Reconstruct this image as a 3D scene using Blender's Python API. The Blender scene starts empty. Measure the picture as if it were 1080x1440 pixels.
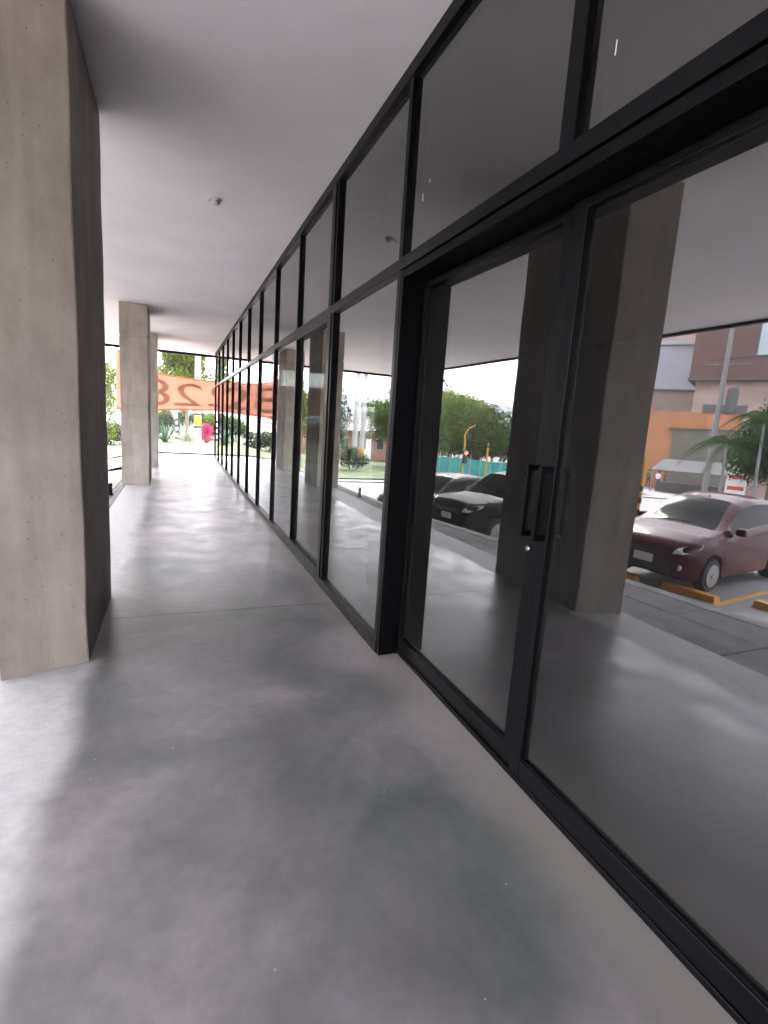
import bpy, bmesh, math, random
import numpy as np
from mathutils import Vector, Matrix, noise as mnoise

sc = bpy.context.scene
COL = sc.collection
PI = math.pi
rng = np.random.default_rng(7)
random.seed(7)

# ------------------------------------------------------------------ camera
# fitted from the vanishing points: corridor = +Y, glazing plane at x = 1.32, floor z = 0
CAM_H = 1.6
P0 = np.array([540.0, 720.0]); FPX = 709.55
RW = np.array([[0.92404, -0.0031, 0.3823], [-0.3764, -0.1792, 0.9089], [0.0660, -0.9838, -0.1666]])
u_, s_, v_ = np.linalg.svd(RW); RW = u_ @ v_
cam_d = bpy.data.cameras.new('camera'); cam = bpy.data.objects.new('camera', cam_d); COL.objects.link(cam)
cam_d.sensor_fit = 'VERTICAL'; cam_d.sensor_height = 36.0; cam_d.lens = FPX / 1440 * 36.0
cam_d.clip_start = 0.05; cam_d.clip_end = 9000
r, up, bk = RW @ [1, 0, 0], -(RW @ [0, 1, 0]), -(RW @ [0, 0, 1])
cam.matrix_world = Matrix(((r[0], up[0], bk[0], 0), (r[1], up[1], bk[1], 0), (r[2], up[2], bk[2], CAM_H), (0, 0, 0, 1)))
sc.camera = cam

# ------------------------------------------------------------------ world: bright overcast sky
SUN_EL, SUN_AZ = math.radians(40), math.radians(-24)   # azimuth measured from +Y towards +X
w = bpy.data.worlds.new('World'); sc.world = w; w.use_nodes = True
nt = w.node_tree; nt.nodes.clear()
def wn(t, **k):
    n = nt.nodes.new(t)
    for a, b in k.items(): setattr(n, a, b)
    return n
sky = wn('ShaderNodeTexSky', sky_type='NISHITA', sun_disc=False, sun_elevation=SUN_EL, sun_rotation=SUN_AZ)
sky.air_density = 1.0; sky.dust_density = 3.0
tc = wn('ShaderNodeTexCoord'); mp = wn('ShaderNodeMapping'); mp.inputs['Scale'].default_value = (1.6, 1.6, 4.5)
mp.inputs['Location'].default_value = (0.35, 0.2, 0.0)
nz = wn('ShaderNodeTexNoise'); nz.inputs['Scale'].default_value = 1.7; nz.inputs['Detail'].default_value = 6; nz.inputs['Roughness'].default_value = .55
cr = wn('ShaderNodeValToRGB'); cr.color_ramp.elements[0].position = .36; cr.color_ramp.elements[0].color = (2.6, 3.1, 4.0, 1)
cr.color_ramp.elements[1].position = .60; cr.color_ramp.elements[1].color = (11.5, 11.0, 12.0, 1)
mx = wn('ShaderNodeMix', data_type='RGBA'); mx.inputs[0].default_value = .5
hs_ = wn('ShaderNodeHueSaturation'); hs_.inputs['Saturation'].default_value = .35
bg = wn('ShaderNodeBackground'); bg.inputs['Strength'].default_value = .15
wo = wn('ShaderNodeOutputWorld')
L = nt.links.new
L(tc.outputs['Generated'], mp.inputs['Vector']); L(mp.outputs[0], nz.inputs['Vector']); L(nz.outputs['Fac'], cr.inputs[0])
L(sky.outputs[0], hs_.inputs['Color']); L(hs_.outputs[0], mx.inputs[6]); L(cr.outputs[0], mx.inputs[7]); L(mx.outputs[2], bg.inputs['Color']); L(bg.outputs[0], wo.inputs['Surface'])

# sun behind the clouds
sd = bpy.data.lights.new('sun', 'SUN'); sd.energy = 1.2; sd.angle = math.radians(20); sd.color = (1, .96, .9)
sun = bpy.data.objects.new('sun', sd); COL.objects.link(sun)
sv = Vector((math.sin(SUN_AZ) * math.cos(SUN_EL), math.cos(SUN_AZ) * math.cos(SUN_EL), math.sin(SUN_EL)))
sun.rotation_euler = (-sv).to_track_quat('-Z', 'Y').to_euler()
sun.location = sv * 60

vs = sc.view_settings
vs.view_transform = 'Standard'; vs.look = 'None'; vs.gamma = 1; vs.use_curve_mapping = False
vs.exposure = 4.05
sc.render.engine = 'CYCLES'
cy = sc.cycles
cy.use_denoising = True; cy.max_bounces = 10; cy.diffuse_bounces = 5; cy.glossy_bounces = 6; cy.transparent_max_bounces = 24
cy.caustics_reflective = False; cy.caustics_refractive = False; cy.sample_clamp_indirect = 8

# ------------------------------------------------------------------ helpers: geometry
def ray(px, py):
    c = np.array([px - P0[0], py - P0[1], FPX]); c /= np.linalg.norm(c); return RW @ c
def seen(px, py, rng_h, xm=None):
    """pixel + horizontal range -> world point; xm = mirror plane for things seen in the glass"""
    d = ray(px, py); t = rng_h / math.hypot(d[0], d[1]); p = d * t
    x = p[0] if xm is None else 2 * xm - p[0]
    return Vector((x, p[1], p[2] + CAM_H))
def sstep(t): t = min(1, max(0, t)); return t * t * (3 - 2 * t)
def G(x, y):
    """height of the open ground round the raised walkway"""
    z = -.75 - .045 * min(12, max(0, y - 5)) * sstep((-x - 1.5) / 2.5) - .04 * max(0, -x - 8) * sstep((90 + x) / 60 + .5)
    if x > -9 and y > 33: z += .25 * sstep((y - 33) / 6) * sstep((9 + x) / 4)
    return max(z, -4.2)

class MB:
    """collects shapes, becomes ONE mesh object"""
    def __init__(s): s.v = []; s.f = []
    def add(s, vs_, fs_):
        b = len(s.v); s.v += [tuple(p) for p in vs_]; s.f += [tuple(i + b for i in f) for f in fs_]; return s
    def box(s, x0, x1, y0, y1, z0, z1, bev=0.0):
        if bev <= 0:
            return s.add([(x0,y0,z0),(x1,y0,z0),(x1,y1,z0),(x0,y1,z0),(x0,y0,z1),(x1,y0,z1),(x1,y1,z1),(x0,y1,z1)],
                         [(0,3,2,1),(4,5,6,7),(0,1,5,4),(1,2,6,5),(2,3,7,6),(3,0,4,7)])
        bm = bmesh.new(); bmesh.ops.create_cube(bm, size=1)
        for v in bm.verts: v.co = Vector(((x0+x1)/2 + v.co.x*(x1-x0), (y0+y1)/2 + v.co.y*(y1-y0), (z0+z1)/2 + v.co.z*(z1-z0)))
        bmesh.ops.bevel(bm, geom=bm.edges[:], offset=bev, segments=2, affect='EDGES', profile=.5)
        return s.bm(bm)
    def bm(s, bm):
        bm.verts.index_update(); s.add([v.co[:] for v in bm.verts], [[v.index for v in f.verts] for f in bm.faces]); bm.free(); return s
    def tube(s, pts, rad, n=8, cap=True):
        pts = [Vector(p) for p in pts]; m = len(pts)
        rad = rad if hasattr(rad, '__len__') else [rad] * m
        vs_, fs_ = [], []
        ref = Vector((0, 0, 1))
        for i, p in enumerate(pts):
            t = (pts[min(i+1, m-1)] - pts[max(i-1, 0)]).normalized()
            rf = ref if abs(t.dot(ref)) < .95 else Vector((1, 0, 0))
            a = t.cross(rf).normalized(); b = t.cross(a).normalized()
            for k in range(n):
                an = 2 * PI * k / n; vs_.append(p + (a * math.cos(an) + b * math.sin(an)) * rad[i])
        for i in range(m - 1):
            for k in range(n):
                k2 = (k + 1) % n; fs_.append((i*n+k, (i+1)*n+k, (i+1)*n+k2, i*n+k2))
        if cap: fs_ += [tuple(range(n)), tuple((m-1)*n + k for k in reversed(range(n)))]
        return s.add(vs_, fs_)
    def lathe(s, prof, n=16, o=(0, 0, 0), axis='z'):
        vs_, fs_ = [], []; m = len(prof)
        for rr, h in prof:
            for k in range(n):
                a = 2*PI*k/n; q = (rr*math.cos(a), rr*math.sin(a), h)
                if axis == 'y': q = (q[0], q[2], q[1])
                if axis == 'x': q = (q[2], q[0], q[1])
                vs_.append((q[0]+o[0], q[1]+o[1], q[2]+o[2]))
        for i in range(m-1):
            for k in range(n): fs_.append((i*n+k, i*n+(k+1)%n, (i+1)*n+(k+1)%n, (i+1)*n+k))
        fs_ += [tuple(reversed(range(n))), tuple((m-1)*n+k for k in range(n))]
        return s.add(vs_, fs_)
    def prism(s, poly, z0, z1):
        n = len(poly)
        return s.add([(x, y, z0) for x, y in poly] + [(x, y, z1) for x, y in poly],
                     [tuple(reversed(range(n))), tuple(range(n, 2*n))] + [(i, (i+1) % n, n+(i+1) % n, n+i) for i in range(n)])
    def mesh(s, name, mat, smooth=None):
        me = bpy.data.meshes.new(name); me.from_pydata(s.v, [], s.f); me.update()
        bm = bmesh.new(); bm.from_mesh(me); bmesh.ops.recalc_face_normals(bm, faces=bm.faces[:]); bm.to_mesh(me); bm.free()
        if mat: me.materials.append(M[mat])
        if smooth:
            for p in me.polygons: p.use_smooth = True
            me.set_sharp_from_angle(angle=math.radians(smooth))
        return me
    def build(s, name, mat, parent=None, smooth=None, **tags):
        o = bpy.data.objects.new(name, s.mesh(name, mat, smooth)); COL.objects.link(o)
        if parent is not None: o.parent = parent
        return tag(o, **tags)

def tag(o, label=None, cat=None, group=None, kind=None):
    for k, v in (('label', label), ('category', cat), ('group', group), ('kind', kind)):
        if v: o[k] = v
    return o
def thing(name, label, cat, loc=(0, 0, 0), rz=0, group=None):
    o = bpy.data.objects.new(name, None); COL.objects.link(o); o.location = loc; o.rotation_euler = (0, 0, rz)
    return tag(o, label, cat, group)
def share(name, me, parent, loc=(0, 0, 0), rot=(0, 0, 0)):
    o = bpy.data.objects.new(name, me); COL.objects.link(o); o.parent = parent; o.location = loc; o.rotation_euler = rot; return o
def copy_tree(o, parent=None):
    c = o.copy(); COL.objects.link(c); c.parent = parent
    for ch in [q for q in COL.objects if q.parent == o]: copy_tree(ch, c)
    return c

# ------------------------------------------------------------------ helpers: materials
M = {}
def mat(name):
    m = bpy.data.materials.new(name); m.use_nodes = True; n = m.node_tree; n.nodes.clear()
    out = n.nodes.new('ShaderNodeOutputMaterial'); M[name] = m
    return m, n, out
def N(n, t, **k):
    q = n.nodes.new(t)
    for a, b in k.items():
        if a in q.inputs.keys() if hasattr(q.inputs, 'keys') else False: q.inputs[a].default_value = b
        else: setattr(q, a, b)
    return q
def simple(name, col, rough=.5, metal=0, var=.0, scale=6, bump=0, bscale=40, spec=.5, coat=0, trans=0):
    m, n, out = mat(name); b = n.nodes.new('ShaderNodeBsdfPrincipled')
    b.inputs['Base Color'].default_value = (*col, 1); b.inputs['Roughness'].default_value = rough; b.inputs['Metallic'].default_value = metal
    b.inputs['Specular IOR Level'].default_value = spec; b.inputs['Coat Weight'].default_value = coat
    t = n.nodes.new('ShaderNodeTexCoord')
    if var:
        z = n.nodes.new('ShaderNodeTexNoise'); z.inputs['Scale'].default_value = scale; z.inputs['Detail'].default_value = 7; z.inputs['Roughness'].default_value = .6
        n.links.new(t.outputs['Object'], z.inputs['Vector'])
        rp = n.nodes.new('ShaderNodeValToRGB'); rp.color_ramp.elements[0].position = .3; rp.color_ramp.elements[1].position = .7
        rp.color_ramp.elements[0].color = (*[c*(1-var) for c in col], 1); rp.color_ramp.elements[1].color = (*[min(1, c*(1+var)) for c in col], 1)
        n.links.new(z.outputs['Fac'], rp.inputs[0]); n.links.new(rp.outputs[0], b.inputs['Base Color'])
    if bump:
        z2 = n.nodes.new('ShaderNodeTexNoise'); z2.inputs['Scale'].default_value = bscale; z2.inputs['Detail'].default_value = 5
        n.links.new(t.outputs['Object'], z2.inputs['Vector'])
        bp = n.nodes.new('ShaderNodeBump'); bp.inputs['Strength'].default_value = bump; bp.inputs['Distance'].default_value = .01
        n.links.new(z2.outputs['Fac'], bp.inputs['Height']); n.links.new(bp.outputs[0], b.inputs['Normal'])
    n.links.new(b.outputs[0], out.inputs['Surface'])
    return m
def leafmat(name, c0, c1, scale=1.2, trans=.35):
    m, n, out = mat(name); t = n.nodes.new('ShaderNodeTexCoord')
    z = n.nodes.new('ShaderNodeTexNoise'); z.inputs['Scale'].default_value = scale; z.inputs['Detail'].default_value = 6; z.inputs['Roughness'].default_value = .75
    n.links.new(t.outputs['Object'], z.inputs['Vector'])
    rp = n.nodes.new('ShaderNodeValToRGB'); rp.color_ramp.elements[0].position = .35; rp.color_ramp.elements[1].position = .68
    rp.color_ramp.elements[0].color = (*c0, 1); rp.color_ramp.elements[1].color = (*c1, 1)
    n.links.new(z.outputs['Fac'], rp.inputs[0])
    d = n.nodes.new('ShaderNodeBsdfDiffuse'); tr = n.nodes.new('ShaderNodeBsdfTranslucent'); mxs = n.nodes.new('ShaderNodeMixShader'); mxs.inputs[0].default_value = trans
    n.links.new(rp.outputs[0], d.inputs[0]); n.links.new(rp.outputs[0], tr.inputs[0]); n.links.new(d.outputs[0], mxs.inputs[1]); n.links.new(tr.outputs[0], mxs.inputs[2])
    n.links.new(mxs.outputs[0], out.inputs['Surface'])
def emit(name, col, st):
    m, n, out = mat(name); e = n.nodes.new('ShaderNodeEmission'); e.inputs[0].default_value = (*col, 1); e.inputs[1].default_value = st
    n.links.new(e.outputs[0], out.inputs['Surface'])

def polished(name, c0, c1, c2, r0, r1, spec=.5, stains=True, margin=None):
    """trowelled, sealed concrete: cloudy colour in two scales, scuffs in the sheen"""
    m, n, out = mat(name); ln = n.links.new
    t = n.nodes.new('ShaderNodeTexCoord'); b = n.nodes.new('ShaderNodeBsdfPrincipled')
    a = n.nodes.new('ShaderNodeTexNoise'); a.inputs['Scale'].default_value = 1.0; a.inputs['Detail'].default_value = 6; a.inputs['Roughness'].default_value = .48; a.inputs['Distortion'].default_value = .6
    f = n.nodes.new('ShaderNodeTexNoise'); f.inputs['Scale'].default_value = 3.2; f.inputs['Detail'].default_value = 5; f.inputs['Roughness'].default_value = .5; f.inputs['Distortion'].default_value = .6
    ln(t.outputs['Object'], a.inputs['Vector']); ln(t.outputs['Object'], f.inputs['Vector'])
    rp = n.nodes.new('ShaderNodeValToRGB'); e = rp.color_ramp.elements
    e[0].position = .32; e[0].color = (*c0, 1); e[1].position = .68; e[1].color = (*c2, 1); q = rp.color_ramp.elements.new(.5); q.color = (*c1, 1)
    e[0].position = .36; e[len(e)-1].position = .64
    ln(a.outputs['Fac'], rp.inputs[0])
    mm = n.nodes.new('ShaderNodeMix'); mm.data_type = 'RGBA'; mm.blend_type = 'MULTIPLY'; mm.inputs[0].default_value = .75
    r2 = n.nodes.new('ShaderNodeValToRGB'); r2.color_ramp.elements[0].position = .2; r2.color_ramp.elements[0].color = (.70, .70, .70, 1); r2.color_ramp.elements[1].position = .8; r2.color_ramp.elements[1].color = (1.1, 1.1, 1.1, 1)
    ln(f.outputs['Fac'], r2.inputs[0]); ln(rp.outputs[0], mm.inputs[6]); ln(r2.outputs[0], mm.inputs[7])
    k = n.nodes.new('ShaderNodeTexNoise'); k.inputs['Scale'].default_value = 13; k.inputs['Detail'].default_value = 8; k.inputs['Roughness'].default_value = .68; ln(t.outputs['Object'], k.inputs['Vector'])
    r3 = n.nodes.new('ShaderNodeValToRGB'); r3.color_ramp.elements[0].position = .25; r3.color_ramp.elements[0].color = (.78, .78, .78, 1); r3.color_ramp.elements[1].position = .75; r3.color_ramp.elements[1].color = (1.17, 1.16, 1.15, 1)
    m3 = n.nodes.new('ShaderNodeMix'); m3.data_type = 'RGBA'; m3.blend_type = 'MULTIPLY'; m3.inputs[0].default_value = 1; ln(k.outputs['Fac'], r3.inputs[0]); ln(mm.outputs[2], m3.inputs[6]); ln(r3.outputs[0], m3.inputs[7])
    src = m3.outputs[2]
    if stains:   # pale specks of plaster and dust
        vo = n.nodes.new('ShaderNodeTexVoronoi'); vo.voronoi_dimensions = '2D'; vo.inputs['Scale'].default_value = 3.4; vo.inputs['Randomness'].default_value = 1; ln(t.outputs['Object'], vo.inputs['Vector'])
        lt = n.nodes.new('ShaderNodeMath'); lt.operation = 'LESS_THAN'; lt.inputs[1].default_value = .011; ln(vo.outputs['Distance'], lt.inputs[0])
        sp = n.nodes.new('ShaderNodeMath'); sp.operation = 'GREATER_THAN'; sp.inputs[1].default_value = .66; sx = n.nodes.new('ShaderNodeSeparateColor'); ln(vo.outputs['Color'], sx.inputs[0]); ln(sx.outputs[0], sp.inputs[0])
        mu = n.nodes.new('ShaderNodeMath'); mu.operation = 'MULTIPLY'; ln(lt.outputs[0], mu.inputs[0]); ln(sp.outputs[0], mu.inputs[1])
        m2 = n.nodes.new('ShaderNodeMix'); m2.data_type = 'RGBA'; m2.inputs[7].default_value = (.40, .39, .37, 1); ln(mu.outputs[0], m2.inputs[0]); ln(src, m2.inputs[6]); src = m2.outputs[2]
    mfac = None
    if margin is not None:   # paler, rougher margin along the columns with a ragged edge
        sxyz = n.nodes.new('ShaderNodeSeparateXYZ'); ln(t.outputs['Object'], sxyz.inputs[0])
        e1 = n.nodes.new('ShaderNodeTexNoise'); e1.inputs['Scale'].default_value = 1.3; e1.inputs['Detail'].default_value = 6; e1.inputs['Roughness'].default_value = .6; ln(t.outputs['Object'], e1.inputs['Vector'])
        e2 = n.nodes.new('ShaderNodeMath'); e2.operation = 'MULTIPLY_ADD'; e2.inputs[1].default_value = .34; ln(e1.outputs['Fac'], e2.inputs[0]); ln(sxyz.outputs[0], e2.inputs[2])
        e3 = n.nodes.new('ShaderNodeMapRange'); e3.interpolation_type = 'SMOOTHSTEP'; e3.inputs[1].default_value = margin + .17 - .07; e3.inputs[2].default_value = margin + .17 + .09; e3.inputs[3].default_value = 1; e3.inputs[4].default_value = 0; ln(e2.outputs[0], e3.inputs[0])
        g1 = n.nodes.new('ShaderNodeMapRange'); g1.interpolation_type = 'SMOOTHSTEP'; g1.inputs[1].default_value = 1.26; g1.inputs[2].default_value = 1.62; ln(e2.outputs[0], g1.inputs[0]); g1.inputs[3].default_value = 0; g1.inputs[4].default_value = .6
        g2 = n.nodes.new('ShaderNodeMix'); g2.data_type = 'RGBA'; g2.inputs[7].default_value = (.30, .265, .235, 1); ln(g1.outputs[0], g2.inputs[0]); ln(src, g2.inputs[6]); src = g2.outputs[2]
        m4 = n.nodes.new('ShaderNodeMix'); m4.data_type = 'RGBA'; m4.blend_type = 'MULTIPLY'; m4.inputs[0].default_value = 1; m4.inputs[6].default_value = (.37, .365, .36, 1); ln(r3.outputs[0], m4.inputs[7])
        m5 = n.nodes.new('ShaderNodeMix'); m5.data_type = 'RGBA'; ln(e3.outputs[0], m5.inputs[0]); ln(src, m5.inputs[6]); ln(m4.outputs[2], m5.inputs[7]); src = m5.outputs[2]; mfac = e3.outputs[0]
    ln(src, b.inputs['Base Color'])
    mr = n.nodes.new('ShaderNodeMapRange'); mr.inputs[1].default_value = .3; mr.inputs[2].default_value = .7; mr.inputs[3].default_value = r0; mr.inputs[4].default_value = r1
    ln(f.outputs['Fac'], mr.inputs[0])
    if mfac is None: ln(mr.outputs[0], b.inputs['Roughness'])
    else:
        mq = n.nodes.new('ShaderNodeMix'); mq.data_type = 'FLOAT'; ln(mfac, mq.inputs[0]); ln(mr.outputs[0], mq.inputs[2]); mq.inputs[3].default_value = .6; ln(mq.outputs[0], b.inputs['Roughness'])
    bp = n.nodes.new('ShaderNodeBump'); bp.inputs['Strength'].default_value = .06; bp.inputs['Distance'].default_value = .02
    ln(a.outputs['Fac'], bp.inputs['Height']); ln(bp.outputs[0], b.inputs['Normal'])
    b.inputs['Specular IOR Level'].default_value = spec
    ln(b.outputs[0], out.inputs['Surface'])
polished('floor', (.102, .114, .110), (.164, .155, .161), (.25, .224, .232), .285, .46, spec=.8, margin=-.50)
polished('floor_light', (.46, .45, .44), (.54, .53, .52), (.62, .61, .60), .45, .65, stains=False)

def concrete(name, c0, c1, c2):
    """board-free cast concrete: cloudy, vertical run marks, pinholes"""
    m, n, out = mat(name); ln = n.links.new
    t = n.nodes.new('ShaderNodeTexCoord'); b = n.nodes.new('ShaderNodeBsdfPrincipled'); b.inputs['Roughness'].default_value = .72; b.inputs['Specular IOR Level'].default_value = .35
    mp_ = n.nodes.new('ShaderNodeMapping'); mp_.inputs['Scale'].default_value = (5, 5, .7)
    a = n.nodes.new('ShaderNodeTexNoise'); a.inputs['Scale'].default_value = 1.1; a.inputs['Detail'].default_value = 7; a.inputs['Roughness'].default_value = .62; a.inputs['Distortion'].default_value = .4
    f = n.nodes.new('ShaderNodeTexNoise'); f.inputs['Scale'].default_value = 1.6; f.inputs['Detail'].default_value = 6; f.inputs['Roughness'].default_value = .6
    ln(t.outputs['Object'], mp_.inputs[0]); ln(mp_.outputs[0], a.inputs['Vector']); ln(t.outputs['Object'], f.inputs['Vector'])
    rp = n.nodes.new('ShaderNodeValToRGB'); e = rp.color_ramp.elements; e[0].position = .28; e[0].color = (*c0, 1); e[1].position = .72; e[1].color = (*c2, 1); q = e.new(.5); q.color = (*c1, 1)
    ad = n.nodes.new('ShaderNodeMath'); ad.operation = 'ADD'; m1 = n.nodes.new('ShaderNodeMath'); m1.operation = 'MULTIPLY'; m1.inputs[1].default_value = .45; m2 = n.nodes.new('ShaderNodeMath'); m2.operation = 'MULTIPLY'; m2.inputs[1].default_value = .55
    ln(a.outputs['Fac'], m1.inputs[0]); ln(f.outputs['Fac'], m2.inputs[0]); ln(m1.outputs[0], ad.inputs[0]); ln(m2.outputs[0], ad.inputs[1]); ln(ad.outputs[0], rp.inputs[0])
    vo = n.nodes.new('ShaderNodeTexVoronoi'); vo.inputs['Scale'].default_value = 15; ln(t.outputs['Object'], vo.inputs['Vector'])
    lt = n.nodes.new('ShaderNodeMath'); lt.operation = 'LESS_THAN'; lt.inputs[1].default_value = .07; ln(vo.outputs['Distance'], lt.inputs[0])
    mm = n.nodes.new('ShaderNodeMix'); mm.data_type = 'RGBA'; mm.inputs[7].default_value = (.10, .095, .09, 1); ln(rp.outputs[0], mm.inputs[6])
    h = n.nodes.new('ShaderNodeMath'); h.operation = 'MULTIPLY'; h.inputs[1].default_value = .75; ln(lt.outputs[0], h.inputs[0]); ln(h.outputs[0], mm.inputs[0])
    ln(mm.outputs[2], b.inputs['Base Color'])
    g = n.nodes.new('ShaderNodeTexNoise'); g.inputs['Scale'].default_value = 22; g.inputs['Detail'].default_value = 6; ln(t.outputs['Object'], g.inputs['Vector'])
    bp = n.nodes.new('ShaderNodeBump'); bp.inputs['Strength'].default_value = .2; bp.inputs['Distance'].default_value = .01; ln(g.outputs['Fac'], bp.inputs['Height']); ln(bp.outputs[0], b.inputs['Normal'])
    ln(b.outputs[0], out.inputs['Surface'])
concrete('concrete', (.20, .168, .138), (.335, .288, .245), (.47, .418, .365))
concrete('concrete_dark', (.22, .205, .19), (.28, .26, .245), (.33, .31, .29))

def glassmat(name, r0, tint, pw=4.2, dust=0):
    """thin coated pane: mirror share rises towards grazing, the rest passes tinted"""
    m, n, out = mat(name); ln = n.links.new
    lw = n.nodes.new('ShaderNodeLayerWeight'); lw.inputs['Blend'].default_value = .5     # Facing = 1 - cos
    p = n.nodes.new('ShaderNodeMath'); p.operation = 'POWER'; p.inputs[1].default_value = pw; ln(lw.outputs['Facing'], p.inputs[0])
    q = n.nodes.new('ShaderNodeMath'); q.operation = 'MULTIPLY_ADD'; q.inputs[1].default_value = .92 - r0; q.inputs[2].default_value = r0; ln(p.outputs[0], q.inputs[0])
    tr = n.nodes.new('ShaderNodeBsdfTransparent'); tr.inputs[0].default_value = (*tint, 1)
    g = n.nodes.new('ShaderNodeBsdfGlossy'); g.inputs['Roughness'].default_value = .0; g.inputs['Color'].default_value = (.97, .97, .98, 1)
    z = n.nodes.new('ShaderNodeTexNoise'); z.inputs['Scale'].default_value = .9; t = n.nodes.new('ShaderNodeTexCoord'); ln(t.outputs['Object'], z.inputs['Vector'])
    bp = n.nodes.new('ShaderNodeBump'); bp.inputs['Strength'].default_value = .02; bp.inputs['Distance'].default_value = .02; ln(z.outputs['Fac'], bp.inputs['Height']); ln(bp.outputs[0], g.inputs['Normal'])
    mx_ = n.nodes.new('ShaderNodeMixShader'); ln(q.outputs[0], mx_.inputs[0]); ln(tr.outputs[0], mx_.inputs[1]); ln(g.outputs[0], mx_.inputs[2])
    if dust:
        dz_ = n.nodes.new('ShaderNodeTexNoise'); dz_.inputs['Scale'].default_value = 1.7; dz_.inputs['Detail'].default_value = 7; dz_.inputs['Roughness'].default_value = .65; ln(t.outputs['Object'], dz_.inputs['Vector'])
        dm = n.nodes.new('ShaderNodeMapRange'); dm.inputs[1].default_value = .3; dm.inputs[2].default_value = .75; dm.inputs[3].default_value = dust * .5; dm.inputs[4].default_value = dust * 1.5; ln(dz_.outputs['Fac'], dm.inputs[0])
        df = n.nodes.new('ShaderNodeBsdfDiffuse'); df.inputs[0].default_value = (.55, .54, .52, 1); md = n.nodes.new('ShaderNodeMixShader'); ln(dm.outputs[0], md.inputs[0]); ln(mx_.outputs[0], md.inputs[1]); ln(df.outputs[0], md.inputs[2])
        ln(md.outputs[0], out.inputs['Surface'])
    else: ln(mx_.outputs[0], out.inputs['Surface'])
glassmat('glass', .16, (.25, .265, .25), dust=.012)
glassmat('clear_glass', .05, (.92, .94, .93))

simple('plaster', (.88, .83, .855), .8, var=.05, scale=1.3, bump=.08, bscale=60)
simple('plaster_grey', (.30, .29, .285), .8, var=.08, scale=1.2)
simple('alu', (.0035, .0035, .004), .38, var=.25, scale=9, spec=.09)
simple('alu_dark', (.003, .003, .0035), .5, spec=.06)
simple('alu_inner', (.16, .16, .165), .45)
simple('steel', (.62, .62, .62), .25, metal=1)
simple('paver', (.17, .165, .16), .75, var=.3, scale=4, bump=.4, bscale=30)
simple('kerb', (.33, .32, .31), .85, var=.2, scale=3, bump=.3)
simple('asphalt', (.19, .188, .186), .9, var=.25, scale=1.5, bump=.5, bscale=60)
simple('road', (.34, .33, .32), .9, var=.2, scale=.6, bump=.4, bscale=30)
simple('earth', (.26, .235, .20), .95, var=.35, scale=.4, bump=.5, bscale=8)
simple('grass', (.062, .085, .018), .9, var=.35, scale=.8, bump=.6, bscale=20)
simple('yellow_paint', (.50, .23, .012), .55, var=.25, scale=9)
simple('black_paint', (.02, .02, .02), .5)
simple('white_paint', (.78, .78, .76), .55, var=.1, scale=5)
leafmat('banner', (.47, .30, .235), (.51, .33, .26), trans=.6)
simple('banner_hem', (.70, .11, .03), .6)
leafmat('banner_ink', (.42, .285, .235), (.46, .31, .26), trans=.6)
simple('rope', (.5, .46, .4), .9)
simple('bark', (.13, .10, .075), .9, var=.35, scale=7, bump=.6)
simple('pole_concrete', (.33, .32, .31), .8, var=.15, scale=3)
simple('pole_grey', (.17, .17, .165), .8, var=.15, scale=3)
simple('teal', (.03, .30, .27), .7, var=.2, scale=2)
simple('orange_wall', (.40, .175, .075), .8, var=.12, scale=.6)
simple('olive_wall', (.15, .135, .105), .8, var=.15, scale=.7)
simple('peach_wall', (.36, .27, .23), .8, var=.15, scale=.5)
simple('white_wall', (.42, .43, .47), .8, var=.08, scale=.5)
simple('brown_wall', (.12, .066, .056), .8, var=.12, scale=.6)
simple('brick_wall', (.30, .16, .12), .85, var=.3, scale=2)
simple('roof_dark', (.10, .09, .09), .8)
simple('window_dark', (.04, .045, .05), .15)
simple('window_pale', (.40, .46, .48), .25)
simple('tarp', (.085, .085, .08), .7, var=.15, scale=1)
simple('sign_red', (.6, .06, .06), .5)
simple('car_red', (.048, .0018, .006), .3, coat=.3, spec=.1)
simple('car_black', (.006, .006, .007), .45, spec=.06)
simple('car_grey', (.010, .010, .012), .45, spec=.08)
simple('car_silver', (.30, .31, .33), .3, coat=1.0)
simple('car_glass', (.003, .0035, .004), .03, spec=.07)
simple('tyre', (.02, .02, .02), .85)
simple('rim', (.55, .55, .56), .28, metal=.9)
simple('trim', (.02, .02, .021), .6)
simple('lamp_lens', (.72, .74, .76), .08, spec=.8)
simple('plastic_white', (.62, .61, .60), .5)
simple('skin', (.35, .2, .14), .6)
simple('cloth_dark', (.03, .03, .04), .9)
simple('cloth_red', (.25, .05, .05), .9)
simple('cloth_green', (.06, .15, .07), .9)
simple('agave', (.07, .12, .075), .6, var=.3, scale=3)
simple('pale_stem', (.42, .42, .36), .8)
simple('hill', (.04, .058, .04), .95, var=.4, scale=.012)
emit('red_light', (1, .03, .02), 14)
leafmat('leaf_lime', (.05, .07, .012), (.12, .14, .028))
leafmat('leaf_bright', (.10, .14, .028), (.20, .25, .06), trans=.5)
leafmat('leaf_mid', (.04, .07, .016), (.10, .14, .035))
leafmat('leaf_dark', (.010, .022, .010), (.035, .058, .022))
leafmat('leaf_grey', (.035, .05, .028), (.09, .11, .062))
leafmat('leaf_pink', (.30, .02, .08), (.50, .08, .18))
leafmat('leaf_palm', (.015, .035, .013), (.05, .085, .025))

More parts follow.
